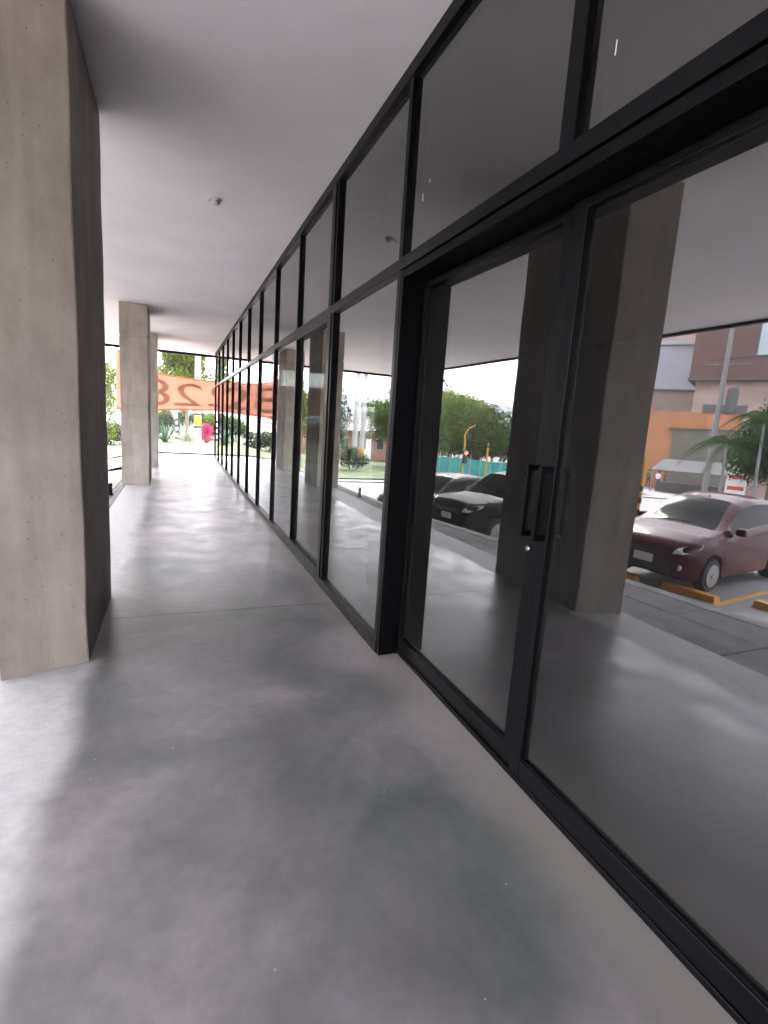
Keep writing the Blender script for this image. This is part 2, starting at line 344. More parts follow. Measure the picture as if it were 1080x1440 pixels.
# ------------------------------------------------------------------ setting: ground, road, lawn
def sheet(name, x0, x1, y0, y1, nx, ny, dz, material, edge=None, **t):
    b = MB(); vs_ = []
    for j in range(ny + 1):
        for i in range(nx + 1):
            x = x0 + (x1 - x0) * i / nx; y = y0 + (y1 - y0) * j / ny
            if edge: x, y = edge(x, y)
            vs_.append((x, y, G(x, y) + dz))
    b.add(vs_, [(j*(nx+1)+i, j*(nx+1)+i+1, (j+1)*(nx+1)+i+1, (j+1)*(nx+1)+i) for j in range(ny) for i in range(nx)])
    return b.build(name, material, kind='structure', smooth=60, **t)
# one ground sheet to the horizon, dense in the middle
def warp(u): return math.copysign(abs(u) ** 3.2 * 1430 + abs(u) * 130, u)
b = MB(); n_ = 150; us = [warp(-1 + 2*i/n_) for i in range(n_+1)]
b.add([(x - 10, y + 15, G(x - 10, y + 15) - .06) for y in us for x in us], [(j*(n_+1)+i, j*(n_+1)+i+1, (j+1)*(n_+1)+i+1, (j+1)*(n_+1)+i) for j in range(n_) for i in range(n_)])
b.build('ground', 'earth', kind='structure', smooth=60)
sheet('car_park', -16, -1.2, -16, 20, 60, 100, 0, 'asphalt')
sheet('road', -60, 30, 24.5, 31.5, 180, 14, .0, 'road', edge=lambda x, y: (x, y + .12 * (x + 3) * (1 if x < -3 else 0) * -1 * .3))
sheet('street', -46, -16.1, -20, 24.3, 60, 90, .0, 'road')
sheet('lawn', -14, 40, 32.0, 120, 120, 120, .06, 'grass')

# ------------------------------------------------------------------ setting: raised walkway
EDGE = [(-3.3, -14), (-2.7, -1), (-2.05, 4), (-1.45, 8), (-1.30, 12), (-1.30, 20.3)]
def edge_x(y):
    for (xa, ya), (xb, yb) in zip(EDGE, EDGE[1:]):
        if ya <= y <= yb: return xa + (xb - xa) * (y - ya) / (yb - ya)
    return EDGE[0][0] if y < -14 else EDGE[-1][0]
XG = 1.32          # outer face of the glazing frame
XPOL = -.50        # darker, smoother floor ends here, at the inner faces of the columns
HC = 3.76          # ceiling
fl = None
floor_root = MB().prism([(9.2, -14), (9.2, 20.0), (-1.28, 20.0)] + [(x + .02, y) for x, y in reversed(EDGE[:-1])], -.9, -.03).build('walkway_base', 'kerb', kind='structure')
# polished slabs between saw-cut joints (each slab is a piece of the floor)
fl = MB().box(-.985, 9.2, -14, 20.3, -.029, -.012).build('floor', 'concrete_dark', kind='structure')
cuts = [-13.9, -6.2, 4.19, 9.1, 14.2, 20.3]
for ya, yb in zip(cuts, cuts[1:]):
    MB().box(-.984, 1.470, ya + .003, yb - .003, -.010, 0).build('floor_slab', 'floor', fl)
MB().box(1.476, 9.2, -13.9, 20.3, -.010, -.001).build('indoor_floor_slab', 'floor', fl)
# dark paving slabs along the outer edge, and the kerb
y = -4.0
while y < 20:
    y2 = min(20.28, y + .8)
    for a0, a1 in ((0, .5), (.5, 1)):
        xa = lambda yy: edge_x(yy) + .16; xb = -.992
        def lerp(t, yy): return xa(yy) + (xb - xa(yy)) * t
        g = .006
        dz = random.uniform(-.003, .002)
        q = [(lerp(a0, y+g)+g, y+g), (lerp(a1, y+g)-g, y+g), (lerp(a1, y2-g)-g, y2-g), (lerp(a0, y2-g)+g, y2-g)]
        if q[1][0] - q[0][0] > .05 and q[2][0] - q[3][0] > .05:
            MB().prism(q, -.028, -.006 + dz).build('paving_slab', 'paver', fl)
    k = [(edge_x(y)-.02, y+.004), (edge_x(y)+.155, y+.004), (edge_x(y2)+.155, y2-.004), (edge_x(y2)-.02, y2-.004)]
    MB().prism(k, -.028, -.002).build('kerb_stone', 'kerb', fl)
    y += .8

# ceiling slab with a dark drip edge at its far end
SX, SY = -6.1, -7.5
ceil = MB().box(SX, 9.2, -14, 20.35, HC, HC + .55).build('ceiling', 'plaster', kind='structure')
MB().box(SX + .05, 9.2, 20.22, 20.34, HC - .085, HC - .003).build('drip_edge', 'alu', ceil)
MB().box(SX + .012, SX + .09, -14, 20.2, HC - .06, HC - .003).build('drip_edge', 'alu', ceil)
# indoor walls
MB().box(9.0, 9.2, -7.5, 20.1, .001, HC - .001).build('wall_back', 'plaster_grey', kind='structure')
MB().box(1.45, 8.99, -7.5, -7.3, .001, HC - .001).build('wall_side', 'plaster_grey', kind='structure')

MB().box(-1.9, 1.449, -7.5, -7.3, .001, HC - .001).build('shade_wall', 'plaster_grey', kind='structure')  # unseen wall added behind the camera to keep the near walkway dark
# ------------------------------------------------------------------ columns
def column(label, x0, x1, y0, y1, mat_='concrete', skew=0, joints=(1.68, 3.10), jb=.012, group='concrete columns of the arcade', z1=HC - .012, zb=.001):
    cx, cyy = (x0 + x1) / 2, (y0 + y1) / 2
    t = thing('concrete_column', label, 'column', (cx, cyy, 0), 0, group)
    zs = [zb] + list(joints) + [z1]
    gap = .011 if jb > .005 else 0
    if gap: MB().box(x0 - cx + .02, x1 - cx - .02, y0 - cyy + .02, y1 - cyy - .02, zb + .05, z1 - .05).build('core', 'concrete_dark', t)
    for k, (za, zc) in enumerate(zip(zs, zs[1:])):
        za += gap if k else 0; zc -= gap if k < len(zs) - 2 else 0
        bm = bmesh.new(); bmesh.ops.create_cube(bm, size=1)
        for v in bm.verts:
            v.co = Vector((v.co.x * (x1 - x0), v.co.y * (y1 - y0), (za + zc) / 2 + v.co.z * (zc - za)))
            if v.co.x < 0 and v.co.y < 0: v.co.y += skew
        bmesh.ops.subdivide_edges(bm, edges=[e for e in bm.edges if abs(e.verts[0].co.z - e.verts[1].co.z) > .1], cuts=14)
        bmesh.ops.bevel(bm, geom=[e for e in bm.edges if (abs(e.verts[0].co.z - e.verts[1].co.z) > .03) and e.calc_face_angle(0) > 1 or jb > .005 and len(e.link_faces) == 2 and e.calc_face_angle(0) > 1], offset=.006, segments=2, affect='EDGES')
        if k < len(zs) - 2:
            for v in bm.verts:
                if v.co.z > zc - .02: v.co.x *= 1 - jb * .6; v.co.y *= 1 - jb * .3
        for v in bm.verts:   # edges are not cast dead straight
            q = mnoise.noise_vector(Vector((v.co.x * 3 + cx * 5, v.co.y * 3, v.co.z * 2.3)))
            v.co.x += q.x * .007; v.co.y += q.y * .007
        if k: 
            for v in bm.verts:
                if v.co.z < za + .02: v.co.x *= 1 - jb * .6; v.co.y *= 1 - jb * .3
        MB().bm(bm).build('cast_lift', mat_, t, smooth=35)
    return t
column('big concrete column nearest the camera, cut off by the left edge', -.94, -.515, 3.46, 4.75, skew=-.14, joints=(2.43,), jb=.001)
column('second concrete column, standing in the middle of the walkway view', -1.055, -.524, 12.09, 13.39)
column('third concrete column, a narrow sliver behind the second one', -1.03, -.475, 16.1, 17.4)
column('indoor concrete column seen dimly behind the left door leaf', 1.78, 2.22, 4.04, 4.6, mat_='concrete', group='indoor columns')
# banded foot of the third column
# ------------------------------------------------------------------ storefront glazing
ys = [3.15 + 1.487 * k for k in range(12)]      # mullion positions
st = thing('storefront_glazing', 'long black framed glass shopfront running along the right of the walkway', 'glazing', (XG, 0, 0))
GX = .032           # glass sits this far behind the frame face
FD = .11
YN, YF = -7.4, ys[-1]
for k, yy in enumerate(ys):
    wid = .052
    MB().box(0, FD, yy - wid/2, yy + wid/2, .001, HC - .09, .003).build('mullion', 'alu', st)
for yy in (1.663, .18):
    MB().box(0, FD, yy - .04, yy + .04, 2.652, HC - .09, .003).build('mullion', 'alu', st)
for yy in (-1.3, -2.8, -4.3, -5.8):
    MB().box(0, FD, yy - .026, yy + .026, .001, HC - .09, .003).build('mullion', 'alu', st)
MB().box(-.006, FD + .01, YN, YF + .03, HC - .088, HC - .002, .003).build('top_rail', 'alu', st)
MB().box(-.004, FD - .004, YN, YF, 2.58, 2.65, .003).build('transom', 'alu', st)
MB().box(-.004, FD - .004, 3.126, YF, .001, .085, .003).build('bottom_rail', 'alu', st)
MB().box(-.004, FD - .004, YN, .2, .001, .085, .003).build('bottom_rail', 'alu', st)
# leaf frame of the hinged pane beside the fourth post
ya, yb = ys[1] + .026, ys[2] - .026
MB().box(-.012, .05, ya, ya + .10, .086, 2.578, .003).build('leaf_stile', 'alu', st)
MB().box(-.012, .05, ya, ya + .10, 2.652, HC - .092, .003).build('leaf_stile', 'alu', st)
MB().box(-.010, .045, yb - .04, yb, .086, 2.578, .003).build('leaf_stile', 'alu', st)
MB().box(-.011, .048, ya + .101, yb - .041, .087, .15, .003).build('leaf_rail', 'alu', st)
MB().box(-.011, .048, ya + .101, yb - .041, 2.52, 2.577, .003).build('leaf_rail', 'alu', st)
def pane(y0, y1, z0, z1, parent=st, gx=GX, th=.009, name='glass_pane', m_='glass'):
    tilt = random.uniform(-.0012, .0012)
    vs_ = []
    for xx in (gx, gx + th):
        for (yy, zz) in ((y0, z0), (y1, z0), (y1, z1), (y0, z1)): vs_.append((xx + tilt * (yy - (y0+y1)/2), yy, zz))
    return MB().add(vs_, [(0,1,2,3),(7,6,5,4),(0,4,5,1),(1,5,6,2),(2,6,7,3),(3,7,4,0)]).build(name, m_, parent)
for k, (a, c) in enumerate(zip(ys, ys[1:])):
    pane(a + .026, c - .026, .085, 2.58); pane(a + .026, c - .026, 2.65, HC - .089)
for a, c in ((1.70, 3.124), (.22, 1.623), (-1.27, .14), (-2.77, -1.33), (-4.27, -2.83), (-5.77, -4.33), (-7.37, -5.83)): pane(a, c, 2.65, HC - .089)
for a, c in ((-1.27, .14), (-2.77, -1.33), (-4.27, -2.83), (-5.77, -4.33), (-7.37, -5.83)): pane(a, c, .085, 2.58)
# three dried paint streaks on the upper panes
for yy, zz, hh in ((1.50, 2.86, .045), (2.94, 2.92, .04), (2.86, 2.99, .02)):
    MB().box(.030, .0318, yy, yy + .004, zz, zz + hh).build('paint_streak', 'white_paint', st)
# end wall of the shop, far away through the glass
ew = thing('end_glazing', 'far end window wall of the shop seen through the panes', 'glazing', (XG, ys[-1] + .03, 0))
for xx, ww in ((.2, .1), (1.2, .12), (2.2, .2), (3.25, .17), (4.15, .2), (5.2, .12), (6.3, .12), (7.5, .2)):
    MB().box(xx - ww/2, xx + ww/2, -.001, .12, .001, HC - .002).build('post', 'alu_inner', ew)
for z0, z1 in ((.001, .10), (2.36, 2.48), (3.45, HC - .003)):
    MB().box(.02, 7.6, .01, .11, z0, z1).build('rail', 'alu_inner', ew)
for a, c in ((.25, 1.14), (1.26, 2.1), (2.3, 3.165), (3.335, 4.05), (4.25, 5.14), (5.26, 6.24), (6.36, 7.4)):
    for z0, z1 in ((.1, 2.36), (2.48, 3.45)):
        MB().box(a, c, .05, .058, z0, z1).build('pane', 'clear_glass', ew)

# ------------------------------------------------------------------ recessed double door
DX = 1.47           # outer face of the door leaves
DY0, DYM, DY1 = .36, 1.75, 3.12
fr = thing('door_frame', 'deep black frame round the recessed double door', 'door frame', (XG, 0, 0))
MB().box(.002, .235, 3.082, 3.124, .001, 2.574, .003).build('jamb', 'alu_dark', fr)
MB().box(.002, .235, .21, .33, .001, 2.574, .003).build('jamb', 'alu_dark', fr)
MB().box(.004, .235, .331, 3.081, 2.523, 2.572, .003).build('head', 'alu_dark', fr)
MB().box(DX - XG - .004, DX - XG + .06, .331, 3.081, .001, .03, .003).build('threshold', 'alu', fr)
def leaf(label, y0, y1, hinge, rot, hand):
    t = thing('door_leaf', label, 'door', (DX, hinge, 0), rot, 'glass door leaves')
    a, c = y0 - hinge, y1 - hinge
    sw = .072
    MB().box(0, .05, a, a + sw, .034, 2.518, .004).build('stile', 'alu', t)
    MB().box(0, .05, c - (sw if hand < 0 else .03), c, .034, 2.518, .004).build('stile', 'alu', t)
    MB().box(.001, .049, a + sw, c - (sw if hand < 0 else .03), .034, .125, .004).build('bottom_rail', 'alu', t)
    MB().box(.001, .049, a + sw, c - (sw if hand < 0 else .03), 2.478, 2.516, .004).build('top_rail', 'alu', t)
    MB().box(.025, .034, a + sw, c - (sw if hand < 0 else .03), .125, 2.478).build('glass_pane', 'glass', t)
    MB().box(.008, .020, a + sw, c - (sw if hand < 0 else .03), .126, .134).build('glazing_bead', 'alu', t)
    # square pull handle
    hy = (a + sw/2 + .012) if hand > 0 else (c - sw/2 - .012)
    h = MB().box(-.062, -.040, hy - .011, hy + .011, 1.16, 1.48, .003); h.box(-.040, 0, hy - .010, hy + .010, 1.16, 1.185); h.box(-.040, 0, hy - .010, hy + .010, 1.455, 1.48)
    h.build('pull_handle', 'alu_dark', t)
    if hand > 0:
        MB().lathe([(.013, 0), (.013, -.008), (.010, -.012), (.004, -.012)], 14, (-.001, hy, 1.10), 'x').build('lock_cylinder', 'steel', t)
    return t
leaf('far leaf of the black framed glass double door', DYM + .004, 3.076, 3.076, math.radians(.5), 1)
leaf('near leaf of the black framed glass double door, cut by the right edge', .336, DYM - .004, .336, math.radians(.2), -1)

# smoke detector on the ceiling
sdt = thing('smoke_detector', 'small round grey smoke detector on the white ceiling', 'smoke detector', (.388, 5.876, HC))
MB().lathe([(.055, -.001), (.055, -.012), (.05, -.018)], 18).build('base_plate', 'plastic_white', sdt)
MB().lathe([(.042, -.018), (.044, -.03), (.036, -.046), (.018, -.056)], 18).build('sensor_head', 'plastic_white', sdt)
MB().tube([(-.05, -.02, -.01), (-.075, -.035, -.045)], .012, 8).build('test_arm', 'plastic_white', sdt)

# ------------------------------------------------------------------ banner behind the walkway end
YB = 20.62
bn = thing('banner', 'orange fabric banner with large grey figures hung across the walkway end', 'banner', (0, YB, 0))
cols = [(-1.92, 1.58, 3.70), (-1.5, 1.58, 3.42), (-1.1, 1.60, 3.12), (-.5, 1.64, 2.97), (.2, 1.69, 2.90), (.8, 1.72, 2.875), (1.45, 1.76, 2.88), (2.4, 1.80, 2.88), (3.4, 1.82, 2.90), (4.4, 1.84, 2.93), (5.4, 1.85, 2.98), (5.9, 1.84, 3.02)]
def ban(x):
    for (xa, la, ha), (xb, lb, hb) in zip(cols, cols[1:]):
        if xa <= x <= xb: t = (x - xa)/(xb - xa); return la + (lb-la)*t, ha + (hb-ha)*t
def bwave(x, z): return .035 * math.sin(x * 2.3 + z * 1.1) + .02 * math.sin(x * 5.1 - z * 2)
b = MB(); nx, nz_ = 110, 12; vs_ = []
for i in range(nx + 1):
    x = -1.92 + 7.82 * i / nx; lo, hi = ban(min(max(x, -1.919), 5.899))
    for j in range(nz_ + 1):
        z = lo + (hi - lo) * j / nz_; vs_.append((x, bwave(x, z), z))
fc = [(i*(nz_+1)+j, (i+1)*(nz_+1)+j, (i+1)*(nz_+1)+j+1, i*(nz_+1)+j+1) for i in range(nx) for j in range(nz_)]
cloth = b.add(vs_, fc).build('cloth', 'banner', bn, smooth=60)
so = cloth.modifiers.new('t', 'SOLIDIFY'); so.thickness = .004
for which in (1, 2):
    pts = []
    for i in range(60):
        x = -1.91 + 7.8 * i / 59; lo, hi = ban(min(x, 5.899)); z = lo + .02 if which == 1 else hi - .02
        pts.append((x, bwave(x, z) - .004, z))
    MB().tube(pts, .024, 6).build('hem', 'banner_hem', bn)
def figure(ch, x, wdt, mirror=True):
    cu = bpy.data.curves.new('fig', 'FONT'); cu.body = ch; cu.size = 1; to = bpy.data.objects.new('fig', cu); COL.objects.link(to)
    dg = bpy.context.evaluated_depsgraph_get(); me = bpy.data.meshes.new_from_object(to.evaluated_get(dg)); bpy.data.objects.remove(to)
    xs = [v.co.x for v in me.vertices]; yy = [v.co.y for v in me.vertices]; x0, x1, y0, y1 = min(xs), max(xs), min(yy), max(yy)
    bm = bmesh.new(); bm.from_mesh(me); bmesh.ops.triangulate(bm, faces=bm.faces[:]); bmesh.ops.subdivide_edges(bm, edges=bm.edges[:], cuts=2)
    for v in bm.verts:
        u = (v.co.x - x0) / (x1 - x0); t = (v.co.y - y0) / (y1 - y0)
        if mirror: u = 1 - u
        px = x + u * wdt; lo, hi = ban(px); z = lo + .17 + t * (hi - lo - .36)
        v.co = (px, bwave(px, z) - .009, z)
    bm.to_mesh(me); bm.free(); me.materials.clear(); me.materials.append(M['banner_ink'])
    o = bpy.data.objects.new('figure', me); COL.objects.link(o); o.parent = bn
figure('8', -1.12, .95); figure('2', -.02, .98); figure('2', 1.16, .98)
for x in (-1.9, -.6, 2.2, 4.6, 5.85):
    lo, hi = ban(x); MB().tube([(x, 0, hi - .02), (x, -.30, HC + .02)], .006, 5).build('rope', 'rope', bn)

# ------------------------------------------------------------------ vegetation
def leaves(clumps, n, size, up=.3, jit=.35):
    """leaf-sized quads spread through ellipsoid clumps (cx,cy,cz,rx,ry,rz)"""
    c = np.array(clumps, float); vol = c[:, 3] * c[:, 4] * c[:, 5]; idx = rng.choice(len(c), n, p=vol**.75 / (vol**.75).sum())
    d = rng.normal(size=(n, 3)); d /= np.linalg.norm(d, axis=1)[:, None]; rr = rng.uniform(.35, 1, n) ** .45
    p = c[idx, :3] + d * rr[:, None] * c[idx, 3:] * (1 + jit * rng.normal(size=(n, 1)) * .35)
    nn = d + rng.normal(size=(n, 3)) * .7 + [0, 0, up]; nn /= np.linalg.norm(nn, axis=1)[:, None]
    a = np.cross(nn, rng.normal(size=(n, 3))); a /= np.linalg.norm(a, axis=1)[:, None]; bb = np.cross(nn, a)
    s = size * rng.uniform(.6, 1.3, (n, 1))
    v = np.stack([p - a*s, p + bb*s*.5, p + a*s, p - bb*s*.5], 1).reshape(-1, 3)
    f = np.arange(4*n).reshape(-1, 4)
    return v, f
def foliage(name, parent, clumps, n, size, material, **k):
    v, f = leaves(clumps, n, size, **k); me = bpy.data.meshes.new(name); me.from_pydata(v.tolist(), [], f.tolist()); me.materials.append(M[material])
    o = bpy.data.objects.new(name, me); COL.objects.link(o); o.parent = parent; return o
def tree(label, loc, h, rx, n, size, material, ctop=.5, trunk=.16, group=None, name='tree', nclump=16, flat=1.0, seed=0, lean=0):
    rs = random.Random(seed); t = thing(name, label, 'tree', loc, 0, group)
    cz = h * (1 - ctop / 2); cr_ = h * ctop / 2
    cl = []; tk = MB(); top = h * (1 - ctop * .75)
    tk.tube([(0, 0, -.1), (.05, 0, top*.5), (lean*.4, .05, top)], [trunk, trunk*.75, trunk*.5], 9)
    for k in range(nclump):
        a = rs.uniform(0, 2*PI); e = rs.uniform(-.75, 1); q = rs.uniform(.35, .85)
        x = math.cos(a) * rx * q * math.sqrt(max(.1, 1 - e*e*.7)) + lean; yq = math.sin(a) * rx * q * math.sqrt(max(.1, 1 - e*e*.7)); z = cz + e * cr_ * .72 * flat
        s = rs.uniform(.24, .44)
        cl.append((x, yq, z, rx*s, rx*s, cr_*s*1.05))
        tk.tube([(lean*.3, .03, top*.8), (x*.5 + lean*.2, yq*.5, (top + z)/2 + .1), (x, yq, z)], [trunk*.36, trunk*.22, trunk*.08], 6)
    cl.append((lean, 0, cz, rx*.5, rx*.5, cr_*.6))
    tk.build('trunk', 'bark', t, smooth=60); foliage('crown', t, cl, n, size, material)
    return t
def shrub(label, loc, rx, h, n, size, material, group=None, name='shrub', seed=0, cat='shrub'):
    rs = random.Random(seed); t = thing(name, label, cat, loc, 0, group); cl = []
    stx = MB()
    for k in range(9):
        x, yq, z = rs.uniform(-.6, .6)*rx, rs.uniform(-.6, .6)*rx, rs.uniform(.25, .78)*h
        cl.append((x, yq, z, rx*rs.uniform(.3, .5), rx*rs.uniform(.3, .5), h*rs.uniform(.18, .3)))
        stx.tube([(x*.2, yq*.2, -.05), (x*.7, yq*.7, z*.7), (x, yq, z)], [.03, .02, .008], 5)
    stx.build('stems', 'bark', t); foliage('foliage', t, cl, n, size, material); return t
def on(px, py, d, xm=None):
    p = seen(px, py, d, xm); return Vector((p.x, p.y, G(p.x, p.y)))

# straight ahead, past the end of the walkway
p = seen(262, 600, 40); tree('round leafy tree rising above the orange banner', (p.x, p.y, G(p.x, p.y) + .2), 6.9, 2.1, 17000, .10, 'leaf_lime', ctop=.62, seed=3, nclump=22)
p = seen(232, 600, 46); tree('darker tree behind the banner beside the third column', (p.x, p.y, G(p.x, p.y) + .2), 5.6, 1.8, 9000, .10, 'leaf_mid', ctop=.6, seed=8)
p = seen(152, 600, 30); tree('sparse crooked tree with bare limbs left of the second column', (p.x - .35, p.y, G(p.x, p.y)), 5.6, 1.7, 4200, .075, 'leaf_lime', ctop=.92, trunk=.15, seed=11, nclump=14)
p = seen(120, 600, 38); tree('yellow green tree behind the crooked tree on the left', (p.x, p.y, G(p.x, p.y)), 6.0, 2.2, 6000, .09, 'leaf_lime', ctop=.8, seed=12, nclump=16)
GR = 'shrubs behind the lawn'
for k, (px, d, rx, h, m_, lb) in enumerate([
    (226, 43, 1.3, 2.2, 'leaf_grey', 'grey green shrub behind the spiky rosette plant'),
    (246, 46, 1.6, 2.6, 'leaf_mid', 'mid green shrub behind the striped post'),
    (262, 45, 1.5, 2.3, 'leaf_grey', 'pale shrub between the striped post and the concrete pole'),
    (283, 47, 1.6, 2.5, 'leaf_grey', 'pale green shrub right behind the concrete pole'),
    (299, 45, 1.4, 2.2, 'leaf_lime', 'yellow green shrub right of the pink bush'),
    (318, 45, 1.7, 2.4, 'leaf_mid', 'mid green shrub seen through the farthest panes'),
    (345, 44, 1.8, 2.5, 'leaf_grey', 'grey green shrub seen through the middle panes'),
    (375, 43, 1.7, 2.2, 'leaf_mid', 'low green shrub seen through the end window'),
    (410, 44, 1.9, 2.4, 'leaf_grey', 'wide grey green shrub seen through the hinged pane'),
    (450, 45, 2.0, 2.4, 'leaf_mid', 'wide green shrub at the right of the end window'),
    (206, 44, 1.6, 2.4, 'leaf_mid', 'green shrub hidden mostly by the second column'),
    (160, 42, 1.8, 1.6, 'leaf_grey', 'low grey green shrub left of the second column')]):
    p = on(px, 600, d); shrub(lb, (p.x, p.y, p.z + .05), rx, h, 3200, .11, m_, GR, seed=k)
p = on(291, 600, 39.5); shrub('pink flowering bush beside the concrete pole', (p.x, p.y, p.z), .50, 1.45, 1500, .05, 'leaf_pink', seed=40, name='flowering_bush', cat='bush')
# spiky rosettes
def rosette(label, loc, n, ln, material, wid=.05, group=None, up=.25):
    t = thing('spiky_plant', label, 'plant', loc, 0, group)
    for k in range(n):
        a = 2.4 * k; e = up + (1.45 - up) * (k / n) ** .8; l_ = ln * random.uniform(.8, 1.1); d = Vector((math.cos(a)*math.cos(e), math.sin(a)*math.cos(e), math.sin(e))); s = Vector((-math.sin(a), math.cos(a), 0))
        v = []; 
        for q in range(5):
            u = q / 4; c = d * l_ * u + Vector((0, 0, -.12 * l_ * u * u)); ww = wid * (1 - u) ** .7 * (1 if u > 0 else .8) + .002
            v += [c - s*ww, c + s*ww, c + Vector((0, 0, .012))]
        f = []
        for q in range(4):
            i = 3*q; f += [(i, i+3, i+5, i+2), (i+2, i+5, i+4, i+1), (i, i+1, i+4, i+3)]
        MB().add(v, f).build('leaf', material, t)
    return t
p = on(232, 600, 38.5); rosette('dark spiky rosette plant beside the third column', (p.x, p.y, p.z), 44, 1.75, 'agave', .07)
p = on(258, 600, 40); rosette('pale thin leaved spiky plant right of the striped post', (p.x, p.y, p.z), 40, 1.6, 'pale_stem', .03, up=.8)
p = on(268, 600, 41); rosette('pale thin leaved spiky plant left of the concrete pole', (p.x, p.y, p.z), 40, 1.8, 'pale_stem', .03, up=.85)
# posts
def banded(name, label, cat, loc, r0, r1, h, mat_, bands, group=None):
    t = thing(name, label, cat, loc, 0, group)
    MB().lathe([(r0, -.3), (r0 + (r1 - r0), h)], 14).build('shaft', mat_, t, smooth=40)
    for z0, z1, m_ in bands:
        ra = r0 + (r1-r0)*z0/h; MB().lathe([(ra + .006, z0), (ra + .006, z1)], 14).build('band', m_, t, smooth=40)
    return t
p = on(248, 600, 36.5); banded('striped_post', 'slim black and white striped post on the lawn', 'post', p, .07, .07, 2.7, 'white_paint', [(z, z + .2, 'black_paint') for z in (.45, .85, 1.25, 1.65)])
p = on(278, 600, 37.5); banded('utility_pole', 'thick concrete pole with a yellow and black band near the pink bush', 'pole', p, .24, .16, 9, 'pole_concrete', [(1.18, 1.34, 'black_paint'), (1.36, 2.02, 'yellow_paint'), (2.04, 2.2, 'black_paint')])

# ------------------------------------------------------------------ seen in the glass: verge with poles and a low house
GM = 1.375
def rf(px, py, d, xm=GM): p = seen(px, py, d, xm); return Vector((p.x, p.y, G(p.x, p.y)))
lawn2 = sheet('verge', -30, -4.2, 25.2, 47, 80, 60, .075, 'grass', edge=lambda x, y: (x, y - .25 * (x + 4.2) * .25))
p = rf(497, 650, 36); u1 = banded('utility_pole', 'left of the two concrete poles mirrored in the pane beside the door', 'pole', p, .20, .13, 10.5, 'pole_concrete', [], 'twin utility poles')
p = rf(507, 650, 36.5); u2 = banded('utility_pole', 'right of the two mirrored concrete poles, with an orange band at its foot', 'pole', p, .20, .13, 10.5, 'pole_concrete', [(.5, 1.25, 'yellow_paint')], 'twin utility poles')
p = rf(496, 650, 31.5); shrub('round dark bush at the foot of the mirrored twin poles', p, 1.0, 1.5, 2600, .06, 'leaf_dark', seed=51)
p = rf(464, 640, 34); tree('dark leafy tree at the left of the pane beside the door', p, 5.6, 1.5, 6000, .09, 'leaf_dark', ctop=.9, seed=52)
p = rf(552, 640, 40); tree('broad green tree mirrored beside the black door jamb', p, 6.4, 2.6, 7000, .11, 'leaf_mid', ctop=.75, seed=53)
p = rf(530, 640, 52); tree('olive tree behind the mirrored brick house', p, 6.0, 3.4, 6000, .13, 'leaf_mid', ctop=.7, seed=54)
hb = rf(519, 640, 46)
hs = thing('brick_house', 'low brick house with a dark roof mirrored behind the twin poles', 'house', hb, math.radians(-22))
MB().box(-4.6, 4.6, 0, 6, -.8, 2.7).build('wall', 'brick_wall', hs)
MB().add([(-5, -.5, 2.7), (5, -.5, 2.7), (5, 6.4, 2.7), (-5, 6.4, 2.7), (-4.4, 3, 4.0), (4.4, 3, 4.0)], [(0,1,5,4),(1,2,5),(2,3,4,5),(3,0,4),(0,3,2,1)]).build('roof', 'roof_dark', hs)
MB().box(-5.02, 5.02, -.56, -.50, 2.6, 2.75).build('eaves_board', 'white_paint', hs)
for x in (-3.2, -1.2, 1.0, 3.0):
    wd = MB().box(x - .5, x + .5, -.04, .02, .9, 2.0).build('window', 'peach_wall', hs); MB().box(x - .4, x + .4, -.06, -.045, 1.0, 1.9).build('pane', 'window_dark', wd)
MB().box(-.1, .8, -.05, .01, -.6, 1.9).build('door', 'white_paint', hs)
# ------------------------------------------------------------------ small fittings on the walkway edge
def spot(label, x, y):
    t = thing('edge_spotlight', label, 'lamp', (x, y, -.002), 0, 'spotlights on the walkway edge')
    MB().lathe([(.035, 0), (.035, .02), (.014, .03), (.014, .10)], 12).build('base', 'plastic_white', t)
    MB().tube([(0, 0, .10), (-.03, .02, .15), (-.10, .05, .18)], [.03, .045, .05], 12).build('head', 'plastic_white', t)
spot('small white spotlight on the walkway edge beside the mirrored column', edge_x(4.55) + .1, 4.55)
spot('small white spotlight on the walkway edge under the mirrored black car', edge_x(8.1) + .1, 8.1)
bo = thing('bollard', 'short dark bollard on the far walkway edge mirrored in the pane', 'bollard', (-1.12, 10.6, -.004))
MB().lathe([(.05, 0), (.05, .02), (.032, .03), (.032, .20), (.022, .225)], 12).build('post', 'alu_dark', bo)

